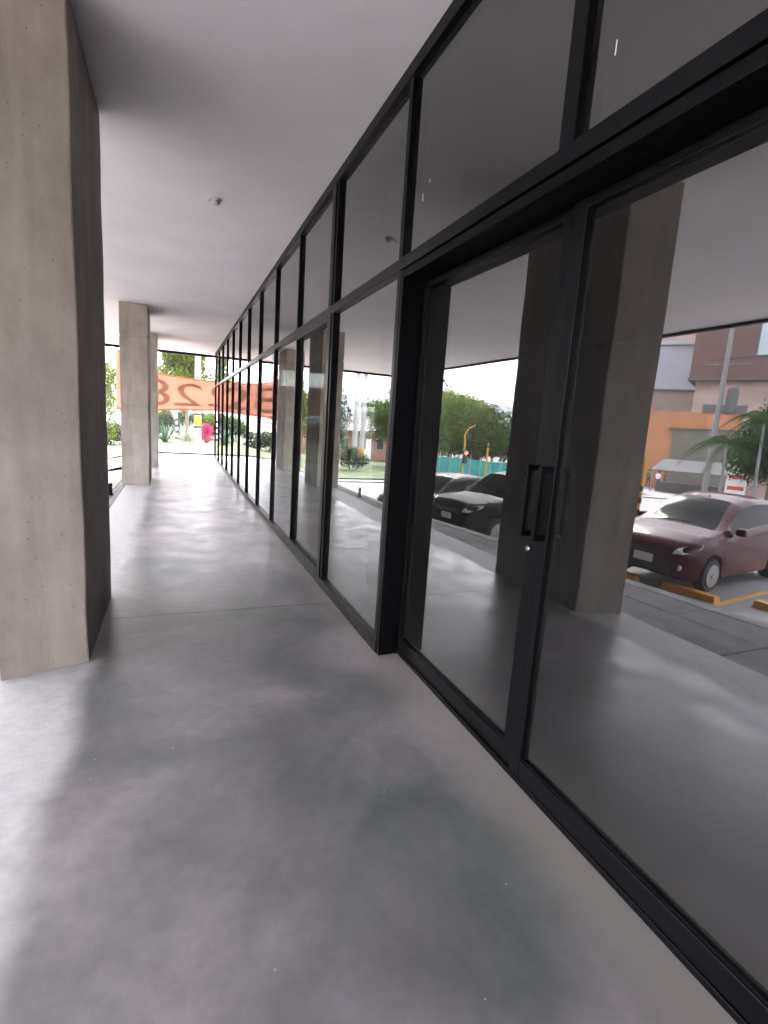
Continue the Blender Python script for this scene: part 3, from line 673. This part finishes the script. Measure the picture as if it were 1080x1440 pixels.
# ------------------------------------------------------------------ vehicles
def interp(tab, x):
    if x >= tab[0][0]: return tab[0][1]
    for (xa, va), (xb, vb) in zip(tab, tab[1:]):
        if xb <= x <= xa: t = (xa - x) / (xa - xb); t = t*t*(3-2*t) * .35 + t * .65; return va + (vb - va) * t
    return tab[-1][1]
def car(name, label, cat, loc, rz, paint, L_, W, prof, belt, cowl, roof0, roof1, rear, wheels, wr, group=None, detail=True, bars=2):
    """lofted body: x = 0 is the nose, -L_ the tail; prof = top line, belt = window-sill line"""
    t = thing(name, label, cat, loc, rz, group)
    hw = W / 2
    xs = sorted(set([0, -.03, -.08, -.16, -.28] + [-.4 - k * (L_ - .7) / 44 for k in range(45)] + [-L_ + .28, -L_ + .16, -L_ + .08, -L_ + .03, -L_] + [cowl, roof0, roof1, rear]
                    + [xw + wr*1.16*math.cos(a) for xw in wheels for a in np.linspace(0, PI, 13)]), reverse=True)
    xs = [x for i, x in enumerate(xs) if i == 0 or xs[i-1] - x > .006 or x in (cowl, roof0, roof1, rear)]
    rings = []
    for x in xs:
        e = min(1, min(-x, L_ + x) / .42); plan = (1 - .30 * (1 - e) ** 2.2)
        wv = hw * plan * (1 - .03 * abs(2 * (-x / L_) - 1) ** 2)
        zt = interp(prof, x); zbel = min(interp(belt, x), zt - .012)
        lowe = min(1, min(-x, L_ + x) / .12); zb = .20 + .12 * (1 - lowe) ** 2
        arch = zb
        for xw in wheels:
            dx = x - xw; R_ = wr * 1.16
            if abs(dx) < R_: arch = max(arch, wr + math.sqrt(R_*R_ - dx*dx))
        # how much the cabin leans in above the sill line
        cab = max(0, zt - zbel); lean = min(.21, cab * .40)
        zm = max(arch + .03, zb + (zbel - zb) * .42)
        y_out = wv
        pts = [(0, zb + .03 if arch == zb else arch), (y_out * .80, arch), (y_out * .975, arch + .015), (y_out, zm), (y_out * .992, zm + (zbel - zm) * .6), (y_out * .965, zbel)]
        top = zt
        if cab > .10:
            pts += [(y_out * .955 - lean * .12, zbel + cab * .10), (y_out * .955 - lean * .72, zbel + cab * .80), (y_out * .93 - lean, zbel + cab * .93), (y_out * .80 - lean, zt - .012), (y_out * .40, zt + .008), (0, zt + .014)]
        else:
            pts += [(y_out * .95, zbel + cab * .3), (y_out * .90, zbel + cab * .55), (y_out * .82, zbel + cab * .8), (y_out * .66, zbel + cab * .95), (y_out * .33, zt + .012), (0, zt + .018)]
        rings.append([(x, yv, z) for yv, z in pts] + [(x, -yv, z) for yv, z in reversed(pts[1:-1])])
    m_ = len(rings[0]); np_ = 12
    parts = {}
    pill = [roof0 - .04 - k * (rear + .0 - roof0) / -1 / bars for k in range(1, bars)]
    for i in range(len(rings) - 1):
        xa, xb = xs[i], xs[i+1]; xm_ = (xa + xb) / 2
        for k in range(m_):
            k2 = (k + 1) % m_; kk = k if k < np_ - 1 else m_ - 1 - k      # mirrored index of the strip
            part = 'body'
            if 0 <= kk <= 0: part = 'underbody'
            if cowl > xm_ > roof0 and kk in (9, 10): part = 'windshield'
            if cowl > xm_ > roof0 and kk == 8 : part = 'body'
            if roof1 > xm_ > rear and kk in (9, 10): part = 'rear_window'
            if cowl - .30 > xm_ > rear + .10 and kk == 6:
                part = 'side_window'
                if any(abs(xm_ - q) < .05 for q in pill): part = 'pillar_trim'
            parts.setdefault(part, MB()).add([rings[i][k], rings[i][k2], rings[i+1][k2], rings[i+1][k]], [(0, 1, 2, 3)])
    parts['body'].add(rings[0], [tuple(range(m_))]); parts['body'].add(rings[-1], [tuple(reversed(range(m_)))])
    body = None
    for nm, b_ in parts.items():
        me = b_.mesh(nm, {'body': paint, 'underbody': 'trim', 'pillar_trim': 'trim'}.get(nm, 'car_glass'))
        bm = bmesh.new(); bm.from_mesh(me); bmesh.ops.remove_doubles(bm, verts=bm.verts[:], dist=.0005); bmesh.ops.recalc_face_normals(bm, faces=bm.faces[:]); bm.to_mesh(me); bm.free()
        for p_ in me.polygons: p_.use_smooth = True
        me.set_sharp_from_angle(angle=math.radians(38)); share(nm, me, t)
    # wheels
    for xw in wheels:
        for s in (1, -1):
            o = s * (hw - .095); tw = .175
            ty = MB().lathe([(wr*.62, -tw/2), (wr*.93, -tw/2), (wr, -tw/2 + .03), (wr, tw/2 - .03), (wr*.93, tw/2), (wr*.62, tw/2)], 28, (xw, o, wr), 'y').build('wheel', 'tyre', t, smooth=35)
            if detail:
                oo = o + s * (tw * .5 + .006)
                MB().lathe([(wr*.66, -.012), (wr*.66, .012), (wr*.60, .02), (wr*.57, -.01)], 28, (xw, oo, wr), 'y').build('rim', 'rim', ty, smooth=35)
                MB().lathe([(wr*.15, -.01), (wr*.15, .028), (.01, .034)] if s > 0 else [(wr*.15, .01), (wr*.15, -.028), (.01, -.034)], 14, (xw, oo, wr), 'y').build('hub', 'rim', ty, smooth=35)
                for q in range(7):
                    a = 2*PI*q/7; ca, sa = math.cos(a), math.sin(a); pb = MB(); y0, y1 = oo - .012, oo + .016
                    def pt(r_, w_): return (xw + ca*r_ - sa*w_, wr + sa*r_ + ca*w_)
                    c4 = [pt(wr*.1, -.016), pt(wr*.1, .016), pt(wr*.61, .030), pt(wr*.61, -.030)]
                    pb.add([(c[0], y0, c[1]) for c in c4] + [(c[0], y1, c[1]) for c in c4], [(0,1,2,3),(7,6,5,4),(0,4,5,1),(1,5,6,2),(2,6,7,3),(3,7,4,0)]).build('spoke', 'rim', ty)
    zn = interp(prof, -.1)
    # face
    for s in (1, -1):
        hx = MB(); v = []
        for (xx, yy, zz) in ((-.035, .60, zn - .14), (-.10, .80, zn - .13), (-.34, .945, zn - .02), (-.40, .93, zn + .05), (-.20, .80, zn + .01), (-.07, .66, zn - .05)):
            v.append((xx + .045, s * yy * hw * (1.0 if xx < -.2 else .955), zz))
        v2 = [(x - .10, y * .95, z) for x, y, z in v]
        hx.add(v + v2, [(0,1,2,3,4,5), tuple(reversed(range(6, 12)))] + [(i, (i+1) % 6, 6+(i+1) % 6, 6+i) for i in range(6)]).build('headlight', 'lamp_lens', t)
        MB().lathe([(.055, .0), (.05, .03), (.01, .035)], 14, (-.055, s*hw*.70, .42), 'x').build('fog_lamp', 'lamp_lens', t, smooth=40)
        mr_ = MB().box(cowl - .42, cowl - .30, min(s*hw*.98, s*hw*1.17), max(s*hw*.98, s*hw*1.17), interp(belt, cowl) + .03, interp(belt, cowl) + .16, .03).build('wing_mirror', paint, t, smooth=50)
    MB().box(-.07, .012, -.46*hw, .46*hw, zn - .20, zn - .10, .02).build('grille', 'trim', t, smooth=40)
    MB().box(-.07, .010, -.60*hw, .60*hw, .30, .42, .03).build('lower_intake', 'trim', t, smooth=40)
    MB().box(.006, .016, -.17, .17, zn - .36, zn - .22, .003).build('number_plate', 'white_paint', t)
    MB().box(-L_ - .012, -L_ + .03, -.17, .17, .62, .75, .003).build('number_plate', 'white_paint', t)
    if detail:
        MB().tube([(cowl - .05, .3, interp(prof, cowl) + .03), (cowl - .10, -.25, interp(prof, cowl - .1) + .035)], .008, 6).build('wiper', 'trim', t)
        MB().tube([(roof0 - .15, 0, interp(prof, roof0 - .15) + .01), (roof0 - .19, 0, interp(prof, roof0) + .06)], [.02, .008], 8).build('aerial', 'trim', t)
    return t
def slope_z(x, y): return G(x, y) + .002
HD = math.radians(-9)
hatch = dict(L_=3.64, W=1.63, prof=[(0, .66), (-.05, .74), (-.16, .82), (-.5, .93), (-.92, 1.01), (-1.72, 1.45), (-2.2, 1.52), (-2.8, 1.50), (-3.1, 1.46), (-3.5, 1.02), (-3.64, .70)],
             belt=[(0, .60), (-.16, .74), (-.5, .83), (-.95, .91), (-2.6, 1.02), (-3.64, 1.0)], cowl=-.92, roof0=-1.72, roof1=-3.1, rear=-3.5, wheels=(-.66, -3.02), wr=.29)
suv = dict(L_=4.3, W=1.78, prof=[(0, .80), (-.05, .90), (-.16, .98), (-.6, 1.06), (-1.15, 1.10), (-1.75, 1.58), (-2.2, 1.64), (-3.6, 1.63), (-4.0, 1.58), (-4.24, 1.10), (-4.3, .80)],
           belt=[(0, .74), (-.16, .88), (-.6, .96), (-1.15, 1.02), (-4.3, 1.06)], cowl=-1.15, roof0=-1.75, roof1=-4.0, rear=-4.22, wheels=(-.82, -3.44), wr=.34, bars=3)
sedan = dict(L_=4.3, W=1.7, prof=[(0, .62), (-.05, .70), (-.16, .77), (-.6, .86), (-1.12, .94), (-1.9, 1.38), (-2.3, 1.43), (-2.9, 1.41), (-3.2, 1.36), (-3.85, 1.02), (-4.2, .98), (-4.3, .7)],
             belt=[(0, .57), (-.16, .70), (-.6, .79), (-1.12, .87), (-3.6, .95), (-4.3, .95)], cowl=-1.12, roof0=-1.9, roof1=-3.2, rear=-3.85, wheels=(-.78, -3.42), wr=.31, bars=3)
PK = 'cars parked nose-in along the walkway'
def put(builder, nx_, ny_, **k): return builder
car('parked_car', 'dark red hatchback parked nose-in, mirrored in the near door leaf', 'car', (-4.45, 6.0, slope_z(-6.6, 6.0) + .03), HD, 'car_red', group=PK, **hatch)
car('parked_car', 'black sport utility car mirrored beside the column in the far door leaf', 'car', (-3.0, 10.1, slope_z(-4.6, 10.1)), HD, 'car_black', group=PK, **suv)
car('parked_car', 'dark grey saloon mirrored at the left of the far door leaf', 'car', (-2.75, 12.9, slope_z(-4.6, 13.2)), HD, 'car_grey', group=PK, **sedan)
# yellow wheel stops and bay lines
def stop(label, x, y, rz):
    t = thing('wheel_stop', label, 'wheel stop', (x, y, G(x, y) + .002), rz, 'yellow wheel stops')
    MB().add([(-.10, -.42, 0), (.10, -.42, 0), (.10, .42, 0), (-.10, .42, 0), (-.07, -.40, .11), (.07, -.40, .11), (.07, .40, .11), (-.07, .40, .11)], [(0,3,2,1),(4,5,6,7),(0,1,5,4),(1,2,6,5),(2,3,7,6),(3,0,4,7)]).build('block', 'yellow_paint', t)
stop('yellow wheel stop in front of the red car front wheel', -4.72, 5.28, HD)
stop('yellow wheel stop under the far side of the red car', -4.55, 6.6, HD)
stop('yellow wheel stop cut by the right edge of the photo', -5.35, 4.2, HD)
for yy in (4.78, 7.6, 10.6):
    b = MB(); d = Vector((math.cos(HD), math.sin(HD))); s = Vector((-d.y, d.x)); q = []
    for i in range(13):
        c = Vector((-4.6, yy)) - d * (i * .40)
        for w_ in (-.05, .05): e = c + s * w_; q.append((e.x, e.y, G(e.x, e.y) + .008))
    b.add(q, [(2*i, 2*i+1, 2*i+3, 2*i+2) for i in range(12)]).build('parking_line', 'yellow_paint', kind='structure')
# yellow and black barrier post
p = rf(905, 700, 14.5, 1.5)
banded('barrier_post', 'yellow and black striped post beside the mirrored column edge', 'post', p, .055, .055, 2.2, 'yellow_paint', [(z, z + .13, 'black_paint') for z in np.arange(.15, 1.5, .30)])

# ------------------------------------------------------------------ seen in the far door leaf: fence, trees, signal
def rd(px, py, d): return rf(px, py, d, 1.5)
a, c = rd(560, 660, 40), rd(760, 660, 40)
fe = thing('teal_fence', 'teal construction fence mirrored below the bright green tree', 'fence', (a.x, a.y, a.z))
nseg = 14
for i in range(nseg):
    p0, p1 = a.lerp(c, i/nseg), a.lerp(c, (i+1)/nseg); z0, z1 = G(p0.x, p0.y), G(p1.x, p1.y); dn = Vector((p1.y - p0.y, -(p1.x - p0.x), 0)).normalized() * .02
    g = (p1 - p0).normalized() * .03
    q = [p0 + g, p1 - g, p1 - g + dn, p0 + g + dn]
    MB().add([(v.x - a.x, v.y - a.y, (z0 if k in (0, 3) else z1) - a.z + .02) for k, v in enumerate(q)] + [(v.x - a.x, v.y - a.y, (z0 if k in (0, 3) else z1) - a.z + 1.25 + random.uniform(-.05, .05)) for k, v in enumerate(q)],
             [(0,3,2,1),(4,5,6,7),(0,1,5,4),(1,2,6,5),(2,3,7,6),(3,0,4,7)]).build('panel', 'teal', fe)
    MB().tube([(p0.x - a.x, p0.y - a.y, z0 - a.z - .1), (p0.x - a.x, p0.y - a.y, z0 - a.z + 1.45)], .04, 6).build('post', 'pole_concrete', fe)
p = rd(645, 640, 52); tree('large bright green spreading tree mirrored in the far door leaf', p, 7.2, 5.2, 24000, .15, 'leaf_bright', ctop=.98, trunk=.3, seed=61, nclump=30)
p = rd(705, 640, 50); tree('darker green tree mirrored at the edge of the column', p, 6.0, 3.2, 10000, .15, 'leaf_mid', ctop=.97, seed=62, nclump=18)
p = rd(600, 640, 66); tree('tall dark tree mirrored behind the bright green tree', p, 10.6, 5.6, 9000, .17, 'leaf_dark', ctop=.75, trunk=.35, seed=63, nclump=22)
p = rd(622, 640, 72); tree('dark conical tree mirrored behind the bright green tree', p, 11.0, 3.6, 6000, .17, 'leaf_dark', ctop=.8, trunk=.3, seed=64, nclump=16)
p = rd(664, 640, 37)
tl = thing('traffic_signal', 'red traffic signal on a curved yellow pole mirrored in the far door leaf', 'traffic light', p)
MB().tube([(0, 0, -.2), (0, 0, 2.6), (.05, .05, 3.0), (-.2, .0, 3.5), (-.7, -.1, 3.75)], [.07, .06, .06, .05, .04], 8).build('mast', 'yellow_paint', tl, smooth=60)
hd = MB().box(-.16, .16, -.30, -.08, 1.0, 1.95, .02).build('signal_head', 'black_paint', tl)
MB().lathe([(.11, -.305), (.11, -.315), (.07, -.34), (.01, -.35)], 16, (0, 0, 1.76), 'y').build('red_lens', 'red_light', hd, smooth=50)
p = rd(697, 640, 36); banded('yellow_pole', 'plain yellow pole mirrored at the right of the teal fence', 'pole', p, .06, .06, 2.6, 'yellow_paint', [(2.3, 2.42, 'black_paint')])

# ------------------------------------------------------------------ seen in the near door leaf: street corner
def block(name, label, cat, px, d, rz, group=None):
    p = rd(px, 660, d); return thing(name, label, cat, p, rz, group), p
# the facades face the walkway: local -y points at the camera's mirror image
def face_to(p): return math.atan2(1.2 - p.y * .0 - p.y, 2.2 - p.x) + PI/2 if False else math.atan2(p.y - 2, p.x - 2) - PI/2
t, p = block('orange_house', 'orange rendered one storey house mirrored behind the red car', 'house', 960, 58, 0); t.rotation_euler.z = face_to(p)
def wbox(t, nm, m_, u0, u1, z0, z1, y0=-.05, y1=.02, par=None): return MB().box(u0, u1, y0, y1, z0, z1).build(nm, m_, par or t)
MB().box(-4.6, 5.2, 0, 5, -1.5, 7.6).build('wall', 'orange_wall', t)
gt = wbox(t, 'gate', 'olive_wall', -4.45, .9, -1.4, 5.9, -.12, -.005)
for k in range(8): MB().box(-4.4 + k*.66, -3.80 + k*.66, -.15, -.125, -1.3, 5.75).build('slat', 'olive_wall', gt)
wbox(t, 'lintel', 'roof_dark', -4.5, 1.3, 5.92, 6.1, -.25, -.006)
wbox(t, 'parapet', 'roof_dark', -4.75, -1.2, 7.6, 8.4, -.1, 4)
wbox(t, 'door', 'window_dark', 3.4, 4.6, -1.4, 1.0)
t, p = block('white_building', 'white upper storey building with peach lower wall mirrored above the orange house', 'building', 935, 78, 0); t.rotation_euler.z = face_to(p)
MB().box(-9, 15, 0, 8, -2, 17.8).build('wall', 'peach_wall', t)
wbox(t, 'upper_cladding', 'white_wall', -8.9, 15.1, 12.2, 17.7, -.30, -.005)
wbox(t, 'roof_edge', 'white_wall', -9.2, 15.2, 17.8, 18.3, -.6, 8.2)
wbox(t, 'string_course', 'roof_dark', -9.05, 15.1, 11.95, 12.18, -.35, -.006)
for k in range(11): wbox(t, 'pilaster', 'peach_wall', -8.6 + k*2.05, -8.3 + k*2.05, -1.5, 11.9, -.2, -.004)
wbox(t, 'string_course', 'roof_dark', -9.05, 15.1, 8.1, 8.3, -.3, -.007)
for k in range(6):
    f_ = wbox(t, 'window', 'white_wall', 1 + k*2.2, 2.7 + k*2.2, 3.5, 7.4); MB().box(1.2 + k*2.2, 2.5 + k*2.2, -.08, -.055, 3.7, 7.2).build('pane', 'window_pale', f_)
wbox(t, 'downpipe', 'pole_concrete', 4.6, 4.75, 12.3, 17.6, -.45, -.31)
t, p = block('pink_building', 'pale pink tall building mirrored at the top beside the roof edge', 'building', 920, 105, 0); t.rotation_euler.z = face_to(p)
MB().box(-14, 22, 0, 10, -2, 31).build('wall', 'peach_wall', t)
for k in range(10):
    for j in range(2):
        f_ = wbox(t, 'window', 'white_wall', -12.5 + k*3.3, -10.6 + k*3.3, 24 + j*3.4, 26.2 + j*3.4); MB().box(-12.3 + k*3.3, -10.8 + k*3.3, -.08, -.055, 24.2 + j*3.4, 26 + j*3.4).build('pane', 'window_pale', f_)
t, p = block('brown_building', 'brown block overhanging the street with a tall pale window mirrored top right', 'building', 1057, 66, 0); t.rotation_euler.z = face_to(p)
MB().box(-6.5, 6.6, 0, 9, 12.2, 23).build('wall', 'brown_wall', t)
MB().box(-6.0, 6.0, 1.0, 9, -2, 12.15).build('lower_wall', 'peach_wall', t)
wbox(t, 'soffit', 'roof_dark', -6.6, 6.7, 11.95, 12.18, -.2, 9)
f_ = wbox(t, 'window', 'roof_dark', -.95, 1.0, 14.3, 22.5); MB().box(-.8, .85, -.10, -.055, 14.5, 18.2).build('pane', 'window_pale', f_); MB().box(-.8, .85, -.10, -.055, 18.5, 22.3).build('pane', 'window_pale', f_)
for k in range(4):
    f_ = wbox(t, 'window', 'white_wall', -5.5 + k*2.9, -3.6 + k*2.9, 5, 8, .93, 1.0); MB().box(-5.3 + k*2.9, -3.8 + k*2.9, .90, .925, 5.2, 7.8).build('pane', 'window_pale', f_)
# pole with transformer and crossarm
p = rd(1003, 660, 40)
t = thing('utility_pole', 'concrete utility pole with grey transformer and crossarm mirrored top right', 'pole', p)
MB().lathe([(.20, -.4), (.13, 11.5)], 12).build('shaft', 'pole_grey', t, smooth=40)
e = (Vector((2, 2, 0)) - p); e.z = 0; e.normalize(); sd_ = Vector((-e.y, e.x, 0))
MB().lathe([(.30, 6.0), (.34, 6.1), (.34, 7.5), (.26, 7.7), (.1, 7.75)], 14, tuple(-sd_ * .62)).build('transformer', 'tarp', t, smooth=40)
MB().tube([tuple(-sd_ * 1.3 + Vector((0, 0, 9.1))), tuple(sd_ * 1.3 + Vector((0, 0, 9.1)))], .10, 6).build('crossarm', 'bark', t)
for q in (-1.1, -.4, .5, 1.1):
    o_ = sd_ * q; MB().lathe([(.05, 9.15), (.07, 9.23), (.04, 9.4)], 8, tuple(o_)).build('insulator', 'roof_dark', t)
for q in (-1.1, .5, 1.1):
    b_ = sd_ * q + Vector((0, 0, 9.4)); pts = [b_ + sd_ * (s_*40) + e * (s_ * 12) + Vector((0, 0, -1.2 * 4 * (s_ * (1 - s_)))) for s_ in np.linspace(-1, 0, 12)]
    MB().tube(pts, .018, 5).build('wire', 'black_paint', t)
# palms
def palm(label, p, h, n, ln, seed):
    rs = random.Random(seed); t = thing('palm_tree', label, 'palm', p, 0, 'palms by the street')
    MB().tube([(0, 0, -.2), (.08, 0, h*.5), (.05, .1, h)], [.11, .08, .06], 9).build('trunk', 'pole_grey', t, smooth=60)
    for k in range(n):
        a = 2*PI*k/n + rs.uniform(-.2, .2); e = rs.uniform(.15, 1.1); v, f = [], []; cp = []
        for q in range(12):
            u = q/11; cp.append(Vector((math.cos(a)*ln*u*math.cos(e*.7), math.sin(a)*ln*u*math.cos(e*.7), h + ln*(math.sin(e)*u - .95*u*u))))
        fr_ = MB().tube(cp, [.03*(1 - .8*q/11) for q in range(12)], 5)
        s = Vector((-math.sin(a), math.cos(a), 0))
        for q in range(1, 12):
            for sg in (1, -1):
                for hh in (0, .5):
                    c = cp[q-1].lerp(cp[q], hh); l_ = .55 * math.sin(PI * min(.97, (q + hh) / 12.5)) + .12; d = (s*sg + (cp[q]-cp[q-1]).normalized()*.5 + Vector((0, 0, -.55))).normalized()
                    wv = (cp[q]-cp[q-1]).normalized() * .035
                    fr_.add([c - wv, c + wv, c + d*l_], [(0, 1, 2)])
        fr_.build('frond', 'leaf_palm', t)
    return t
palm('slim palm mirrored in front of the orange house', rd(1026, 660, 34), 3.9, 11, 2.5, 1)
palm('palm with drooping fronds mirrored at the right edge', rd(1074, 660, 34), 5.2, 13, 2.6, 2)
p = rd(1094, 660, 44); tree('dark tree mirrored at the right edge behind the palms', p, 8.2, 2.9, 9000, .12, 'leaf_dark', ctop=.9, seed=71, nclump=20)
p = rd(1140, 660, 42); tree('second dark tree mirrored beyond the right edge', p, 8.6, 3.4, 7000, .12, 'leaf_dark', ctop=.9, seed=72, nclump=18)
# signboard, awning, far cars, people
t, p = block('signboard', 'white signboard with red panels mirrored beside the palm', 'sign', 1046, 46, 0); t.rotation_euler.z = face_to(p); t.scale = (.72, .72, .8)
MB().add([(-.9, 0, .6), (.9, 0, .6), (.9, 0, 3.1), (0, 0, 3.6), (-.9, 0, 3.1), (-.9, .1, .6), (.9, .1, .6), (.9, .1, 3.1), (0, .1, 3.6), (-.9, .1, 3.1)], [(0,1,2,3,4),(9,8,7,6,5)] + [(i, (i+1) % 5, 5 + (i+1) % 5, 5+i) for i in range(5)]).build('board', 'white_paint', t)
for z in (1.3, 2.35): MB().box(-.7, .7, -.03, -.004, z, z + .36).build('panel', 'sign_red', t)
for x in (-.7, .7): MB().box(x - .05, x + .05, .02, .08, -.3, .6).build('leg', 'pole_concrete', t)
t, p = block('awning', 'grey canvas awning stall mirrored in front of the orange house', 'awning', 985, 50, 0); t.rotation_euler.z = face_to(p)
MB().add([(-3.2, -1, 2.0), (3.2, -1, 2.0), (2.6, 2, 2.9), (-2.4, 2, 2.9), (-3.2, -1, 1.92), (3.2, -1, 1.92), (2.6, 2, 2.82), (-2.4, 2, 2.82)], [(0,1,2,3),(7,6,5,4),(0,4,5,1),(1,5,6,2),(2,6,7,3),(3,7,4,0)]).build('canvas', 'tarp', t)
for x, y_ in ((-3.1, -.9), (3.1, -.9), (-2.3, 1.9), (2.5, 1.9)): MB().tube([(x, y_, -.2), (x, y_, 2.0 if y_ < 0 else 2.85)], .04, 6).build('leg', 'pole_concrete', t)
MB().box(-2.8, 2.8, .3, 1.2, -.1, .95).build('counter', 'roof_dark', t)
p = rd(899, 660, 64); car('parked_car', 'silver saloon parked far off below the orange house, mirrored', 'car', (p.x, p.y, p.z), math.radians(75), 'car_silver', group='cars far along the street', detail=False, **sedan)
p = rd(891, 660, 80); car('parked_car', 'white car parked far off behind the silver saloon, mirrored', 'car', (p.x, p.y, p.z), math.radians(70), 'white_paint', group='cars far along the street', detail=False, **hatch)
def person(label, p, top, legs, rz, pose=0):
    t = thing('person', label, 'person', p, rz, 'people by the street')
    J = {'pel': (0,0,.93,.15), 'che': (0,.02,1.28,.17), 'nec': (0,.02,1.48,.06), 'hea': (0,.03,1.60,.095), 'top': (0,.03,1.70,.085),
         'lh': (.10,0,.88,.10), 'lk': (.11,.06+.1*pose,.50,.065), 'la': (.11,-.02+.2*pose,.08,.045), 'lt': (.12,.14+.2*pose,.04,.04), 'rh': (-.10,0,.88,.10), 'rk': (-.11,.03-.05*pose,.50,.065), 'ra': (-.11,-.06-.2*pose,.08,.045), 'rt': (-.12,.10-.2*pose,.04,.04),
         'ls': (.19,.02,1.40,.065), 'le': (.25,-.03,1.14,.048), 'lw': (.24,.08,.90,.036), 'lf': (.24,.11,.81,.03), 'rs': (-.19,.02,1.40,.065), 're': (-.25,-.03,1.14,.048), 'rw': (-.24,.08,.90,.036), 'rf': (-.24,.11,.81,.03)}
    E_ = [('pel','che'),('che','nec'),('nec','hea'),('hea','top'),('pel','lh'),('lh','lk'),('lk','la'),('la','lt'),('pel','rh'),('rh','rk'),('rk','ra'),('ra','rt'),('che','ls'),('ls','le'),('le','lw'),('lw','lf'),('che','rs'),('rs','re'),('re','rw'),('rw','rf')]
    ks = list(J); me = bpy.data.meshes.new('body'); me.from_pydata([J[k][:3] for k in ks], [(ks.index(a_), ks.index(b_)) for a_, b_ in E_], [])
    o = bpy.data.objects.new('tmp', me); COL.objects.link(o); sk = o.modifiers.new('s', 'SKIN'); o.modifiers.new('u', 'SUBSURF').levels = 1
    for k, sv_ in zip(ks, me.skin_vertices[0].data): sv_.radius = (J[k][3], J[k][3]); sv_.use_root = (k == 'pel')
    dg = bpy.context.evaluated_depsgraph_get(); me2 = bpy.data.meshes.new_from_object(o.evaluated_get(dg)); bpy.data.objects.remove(o)
    me2.materials.clear()
    for m_ in ('skin', top, legs): me2.materials.append(M[m_])
    for f in me2.polygons:
        z = f.center.z; x = abs(f.center.x); f.use_smooth = True
        f.material_index = 2 if z < .95 and x < .2 else (0 if z > 1.46 or (x > .2 and z < 1.1) else 1)
    share('body', me2, t)
    MB().lathe([(.10, 1.60), (.105, 1.66), (.09, 1.73), (.03, 1.765)], 12, (0, .01, 0)).build('hair', 'cloth_dark', t, smooth=60)
person('person in a green top standing in the street, leftmost of three mirrored', rd(921, 660, 57), 'cloth_green', 'cloth_dark', .5, .6)
person('person in a white top walking in the street, middle of three mirrored', rd(934, 660, 55), 'white_paint', 'cloth_dark', 1.5, 1)
person('person in a dark red top in the street, rightmost of three mirrored', rd(944, 660, 57), 'cloth_red', 'cloth_dark', 2.2, .4)

# ------------------------------------------------------------------ distant hills
b = MB(); na, nr = 120, 10; vs_ = []
for i in range(na + 1):
    a = math.radians(-150 + 240 * i / na)
    hgt = 75 + 38 * mnoise.noise(Vector((i * .13, 1.7, 0))) + 16 * mnoise.noise(Vector((i * .41, 5.2, 0))) + 5 * mnoise.noise(Vector((i * 1.3, 9, 0)))
    hgt += 30 * sstep((-math.degrees(a) - 20) / 20)
    for j in range(nr + 1):
        u = j / nr; R_ = 900 + 700 * u; z = -12 + hgt * math.sin(u * PI * .5) ** 1.2 + (6 * mnoise.noise(Vector((i * .5, j * .9, 3))) if j else 0)
        vs_.append((math.sin(a) * R_, math.cos(a) * R_, z))
b.add(vs_, [(i*(nr+1)+j, (i+1)*(nr+1)+j, (i+1)*(nr+1)+j+1, i*(nr+1)+j+1) for i in range(na) for j in range(nr)]).build('hills', 'hill', kind='structure', smooth=80)

# ------------------------------------------------------------------ humid air over the valley
hz = MB().box(-1750, 1750, -1750, 1750, -16, 190).build('haze', None, kind='stuff')
m, n, out = mat('haze'); v = n.nodes.new('ShaderNodeVolumePrincipled'); v.inputs['Color'].default_value = (.80, .86, .95, 1); v.inputs['Density'].default_value = .00035; v.inputs['Anisotropy'].default_value = .2
n.links.new(v.outputs[0], out.inputs['Volume']); hz.data.materials.append(m)
